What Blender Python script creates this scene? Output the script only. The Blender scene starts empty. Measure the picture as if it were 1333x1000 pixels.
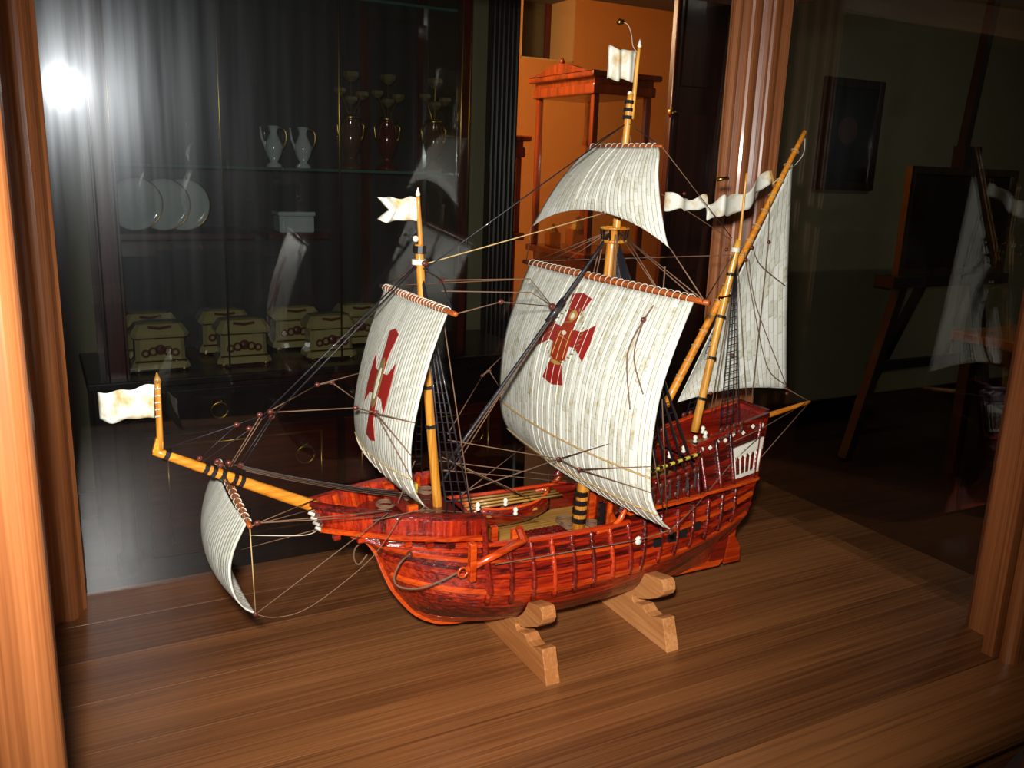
import bpy, math, random
from mathutils import Vector, Matrix
random.seed(7)
sc = bpy.context.scene
C = sc.collection

# ------------------------------------------------------------------ camera
# world frame: z = 0 is the floor of the display case, x runs along its front, y away from the viewer
FPX, CX, CY, CAMZ = 1153.0, 666.5, 500.0, 0.62
RW = ((0.8827, -0.0823, 0.4626), (-0.4686, -0.2261, 0.8540), (0.0343, -0.9706, -0.2381))
cam_d = bpy.data.cameras.new('camera')
cam_d.sensor_width = 36.0
cam_d.lens = FPX / 1333.0 * 36.0
cam_d.clip_start = 0.01
cam = bpy.data.objects.new('camera', cam_d)
C.objects.link(cam)
cam.matrix_world = Matrix(((RW[0][0], -RW[0][1], -RW[0][2], 0), (RW[1][0], -RW[1][1], -RW[1][2], 0),
                           (RW[2][0], -RW[2][1], -RW[2][2], CAMZ), (0, 0, 0, 1)))
sc.camera = cam

# ------------------------------------------------------------------ world, flash, exposure
w = bpy.data.worlds.new('World'); sc.world = w; w.use_nodes = True
w.node_tree.nodes['Background'].inputs[0].default_value = (0.6, 0.7, 1.0, 1)
w.node_tree.nodes['Background'].inputs[1].default_value = 0.004
fl = bpy.data.lights.new('camera_flash', 'SPOT'); fl.energy = 98; fl.shadow_soft_size = 0.02; fl.spot_size = math.radians(85); fl.spot_blend = 1.0
fl.color = (1.0, 0.97, 0.92)
flo = bpy.data.objects.new('camera_flash', fl); C.objects.link(flo); flo.location = (-0.025, 0.0, 0.69)
flo.rotation_euler = Vector((0.40, 0.88, -0.28)).to_track_quat('-Z', 'Y').to_euler()   # the flash beam, aimed a little left of the lens axis
sc.view_settings.view_transform = 'Standard'
sc.view_settings.look = 'None'
sc.view_settings.gamma = 1.0
sc.view_settings.use_curve_mapping = False
sc.view_settings.exposure = 0.0

# ------------------------------------------------------------------ layout helper
def at(px, py, x=None, y=None, z=None):
    """a point of the place, measured from the photograph, on the plane x=, y= or z="""
    a, b = (px - CX) / FPX, (py - CY) / FPX
    d = [r[0] * a + r[1] * b + r[2] for r in RW]
    if x is not None: t = x / d[0]
    elif y is not None: t = y / d[1]
    else: t = (z - CAMZ) / d[2]
    return Vector((d[0] * t, d[1] * t, CAMZ + d[2] * t))

def interp(x, tab):
    if x <= tab[0][0]: return tab[0][1]
    for (a, fa), (b, fb) in zip(tab, tab[1:]):
        if x <= b:
            return fa + (fb - fa) * (x - a) / (b - a)
    return tab[-1][1]

def smooth(pts, n=8):
    """Catmull-Rom through points"""
    P = [Vector(p) for p in pts]
    if len(P) < 3: return P
    out = []
    for i in range(len(P) - 1):
        p0 = P[max(i - 1, 0)]; p1 = P[i]; p2 = P[i + 1]; p3 = P[min(i + 2, len(P) - 1)]
        for k in range(n):
            t = k / n
            out.append(0.5 * ((2 * p1) + (p2 - p0) * t + (2 * p0 - 5 * p1 + 4 * p2 - p3) * t * t + (3 * p1 - p0 - 3 * p2 + p3) * t ** 3))
    out.append(P[-1])
    return out

# ------------------------------------------------------------------ materials
def nodes(name):
    m = bpy.data.materials.new(name); m.use_nodes = True
    nt = m.node_tree
    return m, nt, nt.nodes['Principled BSDF']

def setp(b, **k):
    for n, v in k.items():
        b.inputs[n.replace('_', ' ')].default_value = v

def rgb(r, g, b):
    f = lambda c: ((c / 255 + 0.055) / 1.055) ** 2.4 if c > 10 else c / 255 / 12.92
    return (f(r), f(g), f(b), 1)

def plain(name, col, rough=0.5, metal=0.0, coat=0.0, spec=0.5, noise=0.15, nscale=40, bump=0.0):
    m, nt, b = nodes(name)
    setp(b, Roughness=rough, Metallic=metal, Coat_Weight=coat)
    b.inputs['Specular IOR Level'].default_value = spec
    tc = nt.nodes.new('ShaderNodeTexCoord'); no = nt.nodes.new('ShaderNodeTexNoise')
    no.inputs['Scale'].default_value = nscale; no.inputs['Detail'].default_value = 4
    nt.links.new(tc.outputs['Object'], no.inputs['Vector'])
    mx = nt.nodes.new('ShaderNodeMix'); mx.data_type = 'RGBA'
    mx.inputs[6].default_value = tuple(c * (1 - noise) for c in col[:3]) + (1,)
    mx.inputs[7].default_value = tuple(min(1, c * (1 + noise)) for c in col[:3]) + (1,)
    nt.links.new(no.outputs[0], mx.inputs[0]); nt.links.new(mx.outputs[2], b.inputs['Base Color'])
    if bump:
        bp = nt.nodes.new('ShaderNodeBump'); bp.inputs['Strength'].default_value = bump; bp.inputs['Distance'].default_value = 0.002
        nt.links.new(no.outputs[0], bp.inputs['Height']); nt.links.new(bp.outputs[0], b.inputs['Normal'])
    return m

def wood(name, c1, c2, axis='X', fine=220.0, stretch=0.03, rough=0.4, coat=0.0, bump=0.15, rnd=0.25, c3=None, broad=14.0, coat_rough=0.1, spec=0.5, lump=0.0):
    """straight-grained timber: two stretched noises, colour offset per piece"""
    m, nt, b = nodes(name)
    setp(b, Roughness=rough, Coat_Weight=coat, Coat_Roughness=coat_rough)
    b.inputs['Specular IOR Level'].default_value = spec
    N = nt.nodes.new; L = nt.links.new
    tc = N('ShaderNodeTexCoord'); oi = N('ShaderNodeObjectInfo')
    off = N('ShaderNodeVectorMath'); off.operation = 'MULTIPLY_ADD'
    cb = N('ShaderNodeCombineXYZ'); L(oi.outputs['Random'], cb.inputs[0]); L(oi.outputs['Random'], cb.inputs[1]); L(oi.outputs['Random'], cb.inputs[2])
    L(cb.outputs[0], off.inputs[0]); off.inputs[1].default_value = (7, 5, 3); L(tc.outputs['Object'], off.inputs[2])
    s = {'X': (stretch, 1, 1), 'Y': (1, stretch, 1), 'Z': (1, 1, stretch)}[axis]
    outs = []
    for sca, det in ((fine, 2.0), (broad, 3.0)):
        mp = N('ShaderNodeMapping'); mp.inputs['Scale'].default_value = s
        L(off.outputs[0], mp.inputs['Vector'])
        no = N('ShaderNodeTexNoise'); no.inputs['Scale'].default_value = sca; no.inputs['Detail'].default_value = det
        no.inputs['Distortion'].default_value = 0.3
        L(mp.outputs[0], no.inputs['Vector']); outs.append(no)
    add = N('ShaderNodeMath'); add.operation = 'ADD'
    L(outs[0].outputs[0], add.inputs[0]); L(outs[1].outputs[0], add.inputs[1])
    mr = N('ShaderNodeMath'); mr.operation = 'MULTIPLY_ADD'; mr.inputs[1].default_value = rnd; L(oi.outputs['Random'], mr.inputs[0])
    sub = N('ShaderNodeMath'); sub.operation = 'SUBTRACT'; L(add.outputs[0], sub.inputs[0]); sub.inputs[1].default_value = 0.5 + rnd / 2
    L(sub.outputs[0], mr.inputs[2])
    cr = N('ShaderNodeValToRGB'); cr.color_ramp.elements[0].position = 0.25; cr.color_ramp.elements[1].position = 0.78
    cr.color_ramp.elements[0].color = c1; cr.color_ramp.elements[1].color = c2
    if c3:
        e = cr.color_ramp.elements.new(0.5); e.color = c3
    L(mr.outputs[0], cr.inputs[0]); L(cr.outputs[0], b.inputs['Base Color'])
    bp = N('ShaderNodeBump'); bp.inputs['Strength'].default_value = bump; bp.inputs['Distance'].default_value = 0.001
    L(outs[0].outputs[0], bp.inputs['Height']); L(bp.outputs[0], b.inputs['Normal'])
    if lump:                              # brushed varnish, uneven in itself
        ln = N('ShaderNodeTexNoise'); ln.inputs['Scale'].default_value = 330; ln.inputs['Detail'].default_value = 3
        mp = N('ShaderNodeMapping'); mp.inputs['Scale'].default_value = (0.45, 1, 1); L(tc.outputs['Object'], mp.inputs[0]); L(mp.outputs[0], ln.inputs[0])
        b2 = N('ShaderNodeBump'); b2.inputs['Strength'].default_value = lump; b2.inputs['Distance'].default_value = 0.0015
        L(ln.outputs[0], b2.inputs['Height']); L(bp.outputs[0], b2.inputs['Normal']); L(b2.outputs[0], b.inputs['Coat Normal']); L(b2.outputs[0], b.inputs['Normal'])
    return m

def glass(name, haze=0.0, tint=(1, 1, 1, 1), ior=1.5, haze_rough=0.25):
    """window pane: Fresnel mirror over clear transmission, plus a thin film of wiped dust"""
    m = bpy.data.materials.new(name); m.use_nodes = True; nt = m.node_tree; nt.nodes.clear()
    N = nt.nodes.new; L = nt.links.new
    out = N('ShaderNodeOutputMaterial'); tr = N('ShaderNodeBsdfTransparent'); tr.inputs[0].default_value = tint
    gl = N('ShaderNodeBsdfGlossy'); gl.inputs['Roughness'].default_value = 0.0
    fr = N('ShaderNodeFresnel'); ge = N('ShaderNodeNewGeometry'); io = N('ShaderNodeMix')   # both faces of the pane mirror alike (no trapped light)
    io.inputs[2].default_value = ior; io.inputs[3].default_value = 1.0 / ior; L(ge.outputs['Backfacing'], io.inputs[0]); L(io.outputs[0], fr.inputs[0])
    mx = N('ShaderNodeMixShader'); L(fr.outputs[0], mx.inputs[0]); L(tr.outputs[0], mx.inputs[1]); L(gl.outputs[0], mx.inputs[2])
    last = mx
    if haze:
        g2 = N('ShaderNodeBsdfGlossy'); g2.inputs['Roughness'].default_value = haze_rough; g2.inputs[0].default_value = (0.86, 0.92, 1, 1)
        tc = N('ShaderNodeTexCoord'); mp = N('ShaderNodeMapping'); mp.inputs['Scale'].default_value = (60, 60, 2.5)
        no = N('ShaderNodeTexNoise'); no.inputs['Scale'].default_value = 1.0; no.inputs['Detail'].default_value = 5
        L(tc.outputs['Object'], mp.inputs[0]); L(mp.outputs[0], no.inputs[0])
        mu = N('ShaderNodeMapRange'); mu.inputs[1].default_value = 0.3; mu.inputs[2].default_value = 0.8
        mu.inputs[3].default_value = haze * 0.35; mu.inputs[4].default_value = haze * 1.6
        L(no.outputs[0], mu.inputs[0])
        m2 = N('ShaderNodeMixShader'); L(mu.outputs[0], m2.inputs[0]); L(mx.outputs[0], m2.inputs[1]); L(g2.outputs[0], m2.inputs[2])
        g3 = N('ShaderNodeBsdfGlossy'); g3.inputs['Roughness'].default_value = 0.10; g3.inputs[0].default_value = (0.85, 0.9, 1, 1)
        m3 = N('ShaderNodeMixShader'); m3.inputs[0].default_value = haze * 0.25; L(m2.outputs[0], m3.inputs[1]); L(g3.outputs[0], m3.inputs[2])
        last = m3
    L(last.outputs[0], out.inputs[0])
    return m

def sail_mat(name, nu, nv, stain=1.0, gap=0.16):
    """sail pieced from narrow strips of uneven length; UV u across, v down"""
    m, nt, b = nodes(name)
    setp(b, Roughness=0.5)
    N = nt.nodes.new; L = nt.links.new
    def math_(op, a, bb=None):
        n = N('ShaderNodeMath'); n.operation = op
        for i, q in enumerate((a, bb)):
            if q is None: continue
            if isinstance(q, (int, float)): n.inputs[i].default_value = q
            else: L(q, n.inputs[i])
        return n.outputs[0]
    uv = N('ShaderNodeTexCoord'); sp = N('ShaderNodeSeparateXYZ'); L(uv.outputs['UV'], sp.inputs[0])
    cu = math_('MULTIPLY', sp.outputs[0], nu); col = math_('FLOOR', cu); fu = math_('FRACT', cu)
    w1 = N('ShaderNodeTexWhiteNoise'); w1.noise_dimensions = '1D'; L(col, w1.inputs['W'])
    sh = math_('MULTIPLY', w1.outputs['Value'], 7.0)
    ln = math_('MULTIPLY_ADD', w1.outputs['Value'], 0.5); ln.node.inputs[2].default_value = 0.75
    cv = math_('ADD', math_('MULTIPLY', math_('MULTIPLY', sp.outputs[1], nv), ln), sh); row = math_('FLOOR', cv); fv = math_('FRACT', cv)
    cb = N('ShaderNodeCombineXYZ'); L(col, cb.inputs[0]); L(row, cb.inputs[1])
    w2 = N('ShaderNodeTexWhiteNoise'); w2.noise_dimensions = '2D'; L(cb.outputs[0], w2.inputs['Vector'])
    du = math_('ABSOLUTE', math_('SUBTRACT', fu, 0.5)); dv = math_('ABSOLUTE', math_('SUBTRACT', fv, 0.5))
    def step(x, lo, hi):
        r = N('ShaderNodeMapRange'); r.inputs[1].default_value = lo; r.inputs[2].default_value = hi; L(x, r.inputs[0]); return r.outputs[0]
    lu = step(du, 0.5 - gap, 0.5); lv = step(dv, 0.47, 0.5)
    mk = math_('MAXIMUM', lu, math_('MULTIPLY', lv, 0.55))
    c1 = N('ShaderNodeMix'); c1.data_type = 'RGBA'; L(w2.outputs['Value'], c1.inputs[0])
    c1.inputs[6].default_value = rgb(243, 244, 234); c1.inputs[7].default_value = rgb(216, 218, 202)
    no = N('ShaderNodeTexNoise'); no.inputs['Scale'].default_value = 30; no.inputs['Detail'].default_value = 6; no.inputs['Roughness'].default_value = 0.7
    L(uv.outputs['UV'], no.inputs[0])
    st = math_('MULTIPLY', step(math_('ADD', no.outputs[0], math_('MULTIPLY', w2.outputs['Value'], 0.12)), 0.60, 0.82), stain)
    c2 = N('ShaderNodeMix'); c2.data_type = 'RGBA'; c2.blend_type = 'MULTIPLY'; L(st, c2.inputs[0]); L(c1.outputs[2], c2.inputs[6]); c2.inputs[7].default_value = rgb(206, 172, 92)
    c3 = N('ShaderNodeMix'); c3.data_type = 'RGBA'; L(math_('MULTIPLY', mk, 0.42), c3.inputs[0]); L(c2.outputs[2], c3.inputs[6]); c3.inputs[7].default_value = rgb(128, 124, 100)
    L(c3.outputs[2], b.inputs['Base Color'])
    bp = N('ShaderNodeBump'); bp.inputs['Strength'].default_value = 0.6; bp.inputs['Distance'].default_value = 0.0008; bp.invert = True
    hh = math_('SUBTRACT', mk, math_('MULTIPLY', w2.outputs['Value'], 0.5))
    L(hh, bp.inputs['Height']); L(bp.outputs[0], b.inputs['Normal'])
    tl = N('ShaderNodeBsdfTranslucent'); tl.inputs[0].default_value = rgb(225, 222, 195)
    ms = N('ShaderNodeMixShader'); ms.inputs[0].default_value = 0.12
    L(b.outputs[0], ms.inputs[1]); L(tl.outputs[0], ms.inputs[2]); L(ms.outputs[0], nt.nodes['Material Output'].inputs[0])
    return m

M = {}
M['case_x'] = wood('case_timber_x', rgb(92, 52, 24), rgb(146, 92, 50), 'X', 330, 0.012, 0.38, 0.35, 0.25, 0.25, broad=11, coat_rough=0.3)
M['case_y'] = wood('case_timber_y', rgb(110, 62, 28), rgb(160, 98, 50), 'Y', 170, 0.03, 0.36, 0.15, 0.2, 0.2)
M['case_z'] = wood('case_timber_z', rgb(122, 66, 32), rgb(168, 102, 56), 'Z', 300, 0.012, 0.36, 0.15, 0.3, 0.2)
M['cradle'] = wood('pale_cradle_timber', rgb(168, 104, 52), rgb(206, 142, 84), 'Y', 240, 0.06, 0.55, 0.0, 0.2, 0.2)
M['hull'] = wood('varnished_red_timber', rgb(58, 7, 3), rgb(190, 54, 12), 'X', 260, 0.05, 0.34, 0.8, 1.0, 0.45, c3=rgb(136, 24, 6), broad=26, coat_rough=0.12, lump=0.7)
M['hullz'] = wood('varnished_red_timber_upright', rgb(74, 10, 4), rgb(190, 52, 12), 'Z', 300, 0.05, 0.3, 0.8, 0.6, 0.3, c3=rgb(146, 28, 8), broad=60, coat_rough=0.12, lump=0.7)
M['hullo'] = wood('varnished_orange_timber', rgb(150, 36, 6), rgb(226, 86, 20), 'X', 240, 0.05, 0.3, 0.8, 0.4, 0.3, coat_rough=0.12)
M['hulld'] = wood('varnished_dark_red_timber', rgb(44, 8, 5), rgb(132, 26, 12), 'X', 240, 0.05, 0.3, 0.9, 0.5, 0.3, coat_rough=0.14, lump=0.7)
M['deck'] = wood('deck_planking', rgb(120, 78, 28), rgb(196, 148, 70), 'X', 300, 0.03, 0.5, 0.2, 0.3, 0.3)
M['spar'] = wood('yellow_pine_spar', rgb(176, 106, 24), rgb(232, 170, 70), 'Z', 300, 0.05, 0.35, 0.5, 0.2, 0.2)
M['sparx'] = wood('orange_pine_spar', rgb(190, 104, 18), rgb(240, 160, 50), 'X', 260, 0.05, 0.35, 0.5, 0.2, 0.2)
M['yard'] = wood('brown_yard_timber', rgb(120, 48, 14), rgb(196, 100, 34), 'Y', 260, 0.05, 0.4, 0.4, 0.2, 0.2)
M['lash'] = plain('tarred_lashing', rgb(26, 20, 18), 0.35, coat=0.4)
M['black_rope'] = plain('tarred_black_rope', rgb(30, 28, 34), 0.4, coat=0.4, bump=0.3, nscale=900)
M['rope'] = plain('brown_hemp_rope', rgb(112, 82, 60), 0.75, nscale=900, bump=0.3)
M['pale_rope'] = plain('pale_cord', rgb(206, 196, 176), 0.7, nscale=900)
M['tan_rope'] = plain('tan_twisted_cord', rgb(186, 156, 104), 0.7, nscale=900, bump=0.3)
M['block'] = plain('dark_red_block', rgb(92, 40, 28), 0.35, coat=0.5)
M['white'] = plain('white_bone', rgb(226, 222, 205), 0.45, noise=0.1, nscale=120)
M['redcross'] = plain('dull_red_paint', rgb(150, 34, 26), 0.45, noise=0.25, nscale=220)
M['gold_emb'] = plain('ochre_embroidery', rgb(176, 142, 70), 0.5, noise=0.3, nscale=500)
M['robe'] = plain('orange_red_embroidery', rgb(150, 46, 16), 0.45, noise=0.9, nscale=420)
M['brown_emb'] = plain('olive_embroidery', rgb(128, 112, 66), 0.6, noise=0.4, nscale=500)
M['gunport'] = plain('dull_black_paint', rgb(24, 22, 22), 0.5)
M['grating'] = plain('dark_grating_gloss', rgb(92, 16, 12), 0.3, coat=0.8, bump=0.8, nscale=320)
M['yellow'] = plain('yellow_paint', rgb(206, 180, 70), 0.5)
M['gilt'] = plain('gilt_brass', rgb(200, 156, 70), 0.28, metal=1.0, noise=0.2)
M['sail_main'] = sail_mat('pieced_sail_main', 54, 10, 1.0, 0.14)
M['sail_fore'] = sail_mat('pieced_sail_fore', 34, 7, 0.7, 0.25)
M['sail_top'] = sail_mat('pieced_sail_top', 34, 6, 0.9)
M['sail_mizzen'] = sail_mat('pieced_sail_mizzen', 26, 13, 0.9, 0.1)
M['sail_sprit'] = sail_mat('pieced_sail_sprit', 30, 3, 0.5, 0.3)
M['pane'] = glass('dusty_case_pane', 0.011, (0.97, 0.985, 0.975, 1))
M['pane_clean'] = glass('clean_case_pane', 0.0, (0.97, 0.985, 0.975, 1))
M['cab_glass'] = glass('cabinet_pane', 0.0, (0.96, 0.98, 0.97, 1))

def flag_mat():
    m, nt, b = nodes('creased_parchment'); N = nt.nodes.new; L = nt.links.new
    setp(b, Roughness=0.55)
    tc = N('ShaderNodeTexCoord'); no = N('ShaderNodeTexNoise'); no.inputs['Scale'].default_value = 46; no.inputs['Detail'].default_value = 4
    L(tc.outputs['Object'], no.inputs[0])
    cr = N('ShaderNodeValToRGB'); cr.color_ramp.elements[0].position = 0.50; cr.color_ramp.elements[1].position = 0.68
    cr.color_ramp.elements[0].color = rgb(218, 218, 204); cr.color_ramp.elements[1].color = rgb(190, 158, 98)
    L(no.outputs[0], cr.inputs[0]); L(cr.outputs[0], b.inputs['Base Color'])
    return m
M['flag'] = flag_mat()

# ------------------------------------------------------------------ mesh builder
class MB:
    def __init__(s): s.v = []; s.f = []; s.uv = {}
    def add(s, vs, fs):
        o = len(s.v); s.v += [Vector(p) for p in vs]; s.f += [tuple(i + o for i in f) for f in fs]; return s
    def box(s, a, b):
        (x0, y0, z0), (x1, y1, z1) = a, b
        return s.add([(x0, y0, z0), (x1, y0, z0), (x1, y1, z0), (x0, y1, z0), (x0, y0, z1), (x1, y0, z1), (x1, y1, z1), (x0, y1, z1)],
                     [(0, 3, 2, 1), (4, 5, 6, 7), (0, 1, 5, 4), (1, 2, 6, 5), (2, 3, 7, 6), (3, 0, 4, 7)])
    def prism(s, poly, d):
        """poly: 3D points of one face, d: extrusion vector"""
        n = len(poly); P = [Vector(p) for p in poly]; d = Vector(d)
        return s.add(P + [p + d for p in P], [tuple(range(n - 1, -1, -1)), tuple(range(n, 2 * n))] + [(i, (i + 1) % n, n + (i + 1) % n, n + i) for i in range(n)])
    def tube(s, pts, r, n=6, r1=None, cap=True):
        P = [Vector(p) for p in pts]; k = len(P); vs = []; fs = []
        t0 = (P[1] - P[0]).normalized()
        up = Vector((0, 0, 1)) if abs(t0.z) < 0.9 else Vector((1, 0, 0))
        u = t0.cross(up).normalized()
        for i in range(k):
            t = (P[min(i + 1, k - 1)] - P[max(i - 1, 0)])
            t = t.normalized() if t.length > 1e-9 else t0
            u = (u - t * u.dot(t)); u = u.normalized() if u.length > 1e-9 else t.orthogonal().normalized()
            vv = t.cross(u)
            if callable(r): rr = r(i / (k - 1))
            else: rr = r if r1 is None else r + (r1 - r) * i / (k - 1)
            for j in range(n):
                a = 2 * math.pi * j / n
                vs.append(P[i] + u * (rr * math.cos(a)) + vv * (rr * math.sin(a)))
        for i in range(k - 1):
            for j in range(n):
                fs.append((i * n + j, i * n + (j + 1) % n, (i + 1) * n + (j + 1) % n, (i + 1) * n + j))
        if cap:
            fs.append(tuple(range(n - 1, -1, -1))); fs.append(tuple((k - 1) * n + j for j in range(n)))
        return s.add(vs, fs)
    def lathe(s, prof, c, n=16, axis=(0, 0, 1)):
        ax = Vector(axis).normalized(); u = ax.orthogonal().normalized(); vv = ax.cross(u); c = Vector(c)
        vs = []; fs = []; k = len(prof)
        for (r, h) in prof:
            for j in range(n):
                a = 2 * math.pi * j / n
                vs.append(c + ax * h + u * (r * math.cos(a)) + vv * (r * math.sin(a)))
        for i in range(k - 1):
            for j in range(n):
                fs.append((i * n + j, i * n + (j + 1) % n, (i + 1) * n + (j + 1) % n, (i + 1) * n + j))
        fs.append(tuple(range(n - 1, -1, -1))); fs.append(tuple((k - 1) * n + j for j in range(n)))
        return s.add(vs, fs)
    def ball(s, c, r, n=8, sc3=(1, 1, 1)):
        vs = []; fs = []; m = max(4, n // 2 + 1)
        for i in range(m + 1):
            th = math.pi * i / m
            for j in range(n):
                a = 2 * math.pi * j / n
                vs.append(Vector(c) + Vector((r * sc3[0] * math.sin(th) * math.cos(a), r * sc3[1] * math.sin(th) * math.sin(a), r * sc3[2] * math.cos(th))))
        for i in range(m):
            for j in range(n):
                fs.append((i * n + j, i * n + (j + 1) % n, (i + 1) * n + (j + 1) % n, (i + 1) * n + j))
        return s.add(vs, fs)
    def sheet(s, f, nu, nv, thick, uvs=True):
        """solid sheet over f(u, v) with a real thickness"""
        g = [[Vector(f(i / nu, j / nv)) for i in range(nu + 1)] for j in range(nv + 1)]
        nm = []
        for j in range(nv + 1):
            row = []
            for i in range(nu + 1):
                a = g[j][min(i + 1, nu)] - g[j][max(i - 1, 0)]; b = g[min(j + 1, nv)][i] - g[max(j - 1, 0)][i]
                c = a.cross(b); row.append(c.normalized() if c.length > 1e-12 else Vector((0, 0, 1)))
            nm.append(row)
        o = len(s.v); W = nu + 1; K = W * (nv + 1)
        for sg in (0.5, -0.5):
            for j in range(nv + 1):
                for i in range(W): s.v.append(g[j][i] + nm[j][i] * (thick * sg))
        def uvof(i, j): return (i / nu, j / nv)
        def q(idx, uv):
            s.uv[len(s.f)] = uv; s.f.append(tuple(o + k for k in idx))
        for j in range(nv):
            for i in range(nu):
                a, b, c, d = j * W + i, j * W + i + 1, (j + 1) * W + i + 1, (j + 1) * W + i
                u4 = [uvof(i, j), uvof(i + 1, j), uvof(i + 1, j + 1), uvof(i, j + 1)]
                q((a, b, c, d), u4); q((K + d, K + c, K + b, K + a), u4[::-1])
        def rim(a, b, ua, ub): q((a, K + a, K + b, b), [ua, ua, ub, ub])
        for i in range(nu):
            rim(i, i + 1, uvof(i, 0), uvof(i + 1, 0)); rim(nv * W + i + 1, nv * W + i, uvof(i + 1, nv), uvof(i, nv))
        for j in range(nv):
            rim((j + 1) * W, j * W, uvof(0, j + 1), uvof(0, j)); rim(j * W + nu, (j + 1) * W + nu, uvof(nu, j), uvof(nu, j + 1))
        return s
    def build(s, name, mat, parent=None, shade=False, bevel=0.0, org=None):
        me = bpy.data.meshes.new(name)
        o3 = Vector(org) if org is not None else root_loc(parent)
        me.from_pydata([tuple(p - o3) for p in s.v], [], s.f)
        if s.uv:
            ul = me.uv_layers.new(name='UVMap')
            for pi, p in enumerate(me.polygons):
                u4 = s.uv.get(pi)
                if u4:
                    for k, li in enumerate(p.loop_indices): ul.data[li].uv = u4[k]
        me.materials.append(M[mat] if isinstance(mat, str) else mat)
        if shade:
            for p in me.polygons: p.use_smooth = True
        me.validate()
        o = bpy.data.objects.new(name, me); C.objects.link(o)
        if parent is not None: o.parent = parent
        elif org is not None: o.location = o3
        if bevel:
            bv = o.modifiers.new('bevel', 'BEVEL'); bv.width = bevel; bv.segments = 2; bv.limit_method = 'ANGLE'
        return o

def root_loc(p):
    if p is None: return Vector((0, 0, 0))
    while p.parent is not None: p = p.parent
    return Vector(p.location)

def tag(o, label=None, cat=None, group=None, kind=None):
    if label: o['label'] = label
    if cat: o['category'] = cat
    if group: o['group'] = group
    if kind: o['kind'] = kind
    return o

def thing(name, loc, label, cat, group=None):
    e = bpy.data.objects.new(name, None); C.objects.link(e); e.location = loc; e.empty_display_size = 0.05
    return tag(e, label, cat, group)

def box(name, a, b, mat, parent=None, bevel=0.0):
    return MB().box(a, b).build(name, mat, parent, bevel=bevel)

# ================================================================== ROOM
FZ = -0.95; WY = 4.10; CEIL = 2.15
M['green_wall'] = plain('grey_green_plaster', rgb(134, 128, 98), 0.8, noise=0.06, nscale=6)
M['orange_wall'] = plain('orange_plaster', rgb(232, 146, 64), 0.8, noise=0.06, nscale=5)
M['cream'] = plain('cream_reveal_paint', rgb(226, 178, 112), 0.8, noise=0.05)
M['room_floor'] = wood('dark_floor_timber', rgb(30, 16, 9), rgb(56, 30, 16), 'X', 60, 0.05, 0.45, 0.1, 0.2, 0.1)
M['ceiling'] = plain('dull_ceiling_paint', rgb(120, 112, 96), 0.9, noise=0.04, nscale=4)  # one even dull beige coat
M['door_wood'] = wood('dark_door_timber', rgb(66, 20, 11), rgb(104, 36, 20), 'Z', 60, 0.05, 0.4, 0.2, 0.2, 0.1)
M['ebony'] = wood('black_stained_timber', rgb(15, 11, 10), rgb(30, 20, 17), 'Z', 90, 0.05, 0.4, 0.2, 0.2, 0.1)

def struct(name, mb, mat, parent=None):
    o = mb.build(name, mat, parent)
    if parent is None: o['kind'] = 'structure'
    return o

DX0, DX1, DTOP = 2.17, 3.62, 2.0        # doorway into the orange room
struct('floor', MB().box((-2.5, -2.5, FZ - 0.05), (8.0, 9.2, FZ)), 'room_floor')
struct('ceiling', MB().box((-2.5, -2.5, CEIL), (8.0, 9.2, CEIL + 0.05)), 'ceiling')
struct('wall_back', MB().box((-2.5, WY, FZ), (DX0 - 0.15, WY + 0.12, CEIL)).box((DX1 + 0.1, WY, FZ), (8.0, WY + 0.12, CEIL))
       .box((DX0 - 0.15, WY, DTOP + 0.05), (DX1 + 0.1, WY + 0.12, CEIL)), 'green_wall')
struct('wall_left', MB().box((-2.6, -2.5, FZ), (-2.5, 9.2, CEIL)), 'green_wall')
struct('wall_right', MB().box((8.0, -2.5, FZ), (8.1, 9.2, CEIL)), 'green_wall')
struct('wall_front', MB().box((-2.5, -2.6, FZ), (8.0, -2.5, CEIL)), 'green_wall')
for nm, x0, x1 in (('baseboard_left', -2.5, DX0 - 0.16), ('baseboard_right', DX1 + 0.11, 8.0)):
    struct(nm, MB().box((x0, WY - 0.02, FZ), (x1, WY, FZ + 0.12)), 'ebony')
# door frame: fluted black pilaster on the left, plain on the right, lintel
fr = MB().box((DX0 - 0.15, WY - 0.05, FZ), (DX0, WY + 0.14, DTOP))
for k in range(6):
    xx = DX0 - 0.137 + k * 0.025
    fr.tube([(xx, WY - 0.05, FZ + 0.1), (xx, WY - 0.05, DTOP)], 0.008, 6)
struct('trim_1', fr, 'ebony')
struct('trim_2', MB().box((DX1, WY - 0.04, FZ), (DX1 + 0.1, WY + 0.14, DTOP)), 'ebony')
struct('trim_3', MB().box((DX0 - 0.15, WY - 0.05, DTOP), (DX1 + 0.1, WY + 0.14, DTOP + 0.08)), 'ebony')
# open door leaf swung into the orange room, shaped edge
dl = bpy.data.objects.new('door_1', None); C.objects.link(dl); dl.location = (3.58, WY + 0.16, FZ); dl['kind'] = 'structure'
MB().box((3.28, WY + 0.16, FZ + 0.01), (3.95, WY + 0.20, DTOP - 0.02)).build('door_leaf', 'door_wood', dl)
for z0, z1 in ((FZ + 0.2, -0.1), (0.05, 0.95), (1.1, 1.85)):
    MB().box((3.33, WY + 0.148, z0), (3.56, WY + 0.16, z1)).build('door_panel', 'door_wood', dl, bevel=0.006)
MB().tube([(3.283, WY + 0.15, FZ + 0.01), (3.283, WY + 0.15, DTOP - 0.02)], 0.014, 8).build('meeting_bead', 'door_wood', dl, True)
hb = MB(); hb.ball((3.27, WY + 0.13, 0.95), 0.03); hb.tube([(3.27, WY + 0.13, 0.95), (3.30, WY + 0.165, 0.95)], 0.012, 8)
hb.build('door_knob', 'gilt', dl, True)
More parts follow.
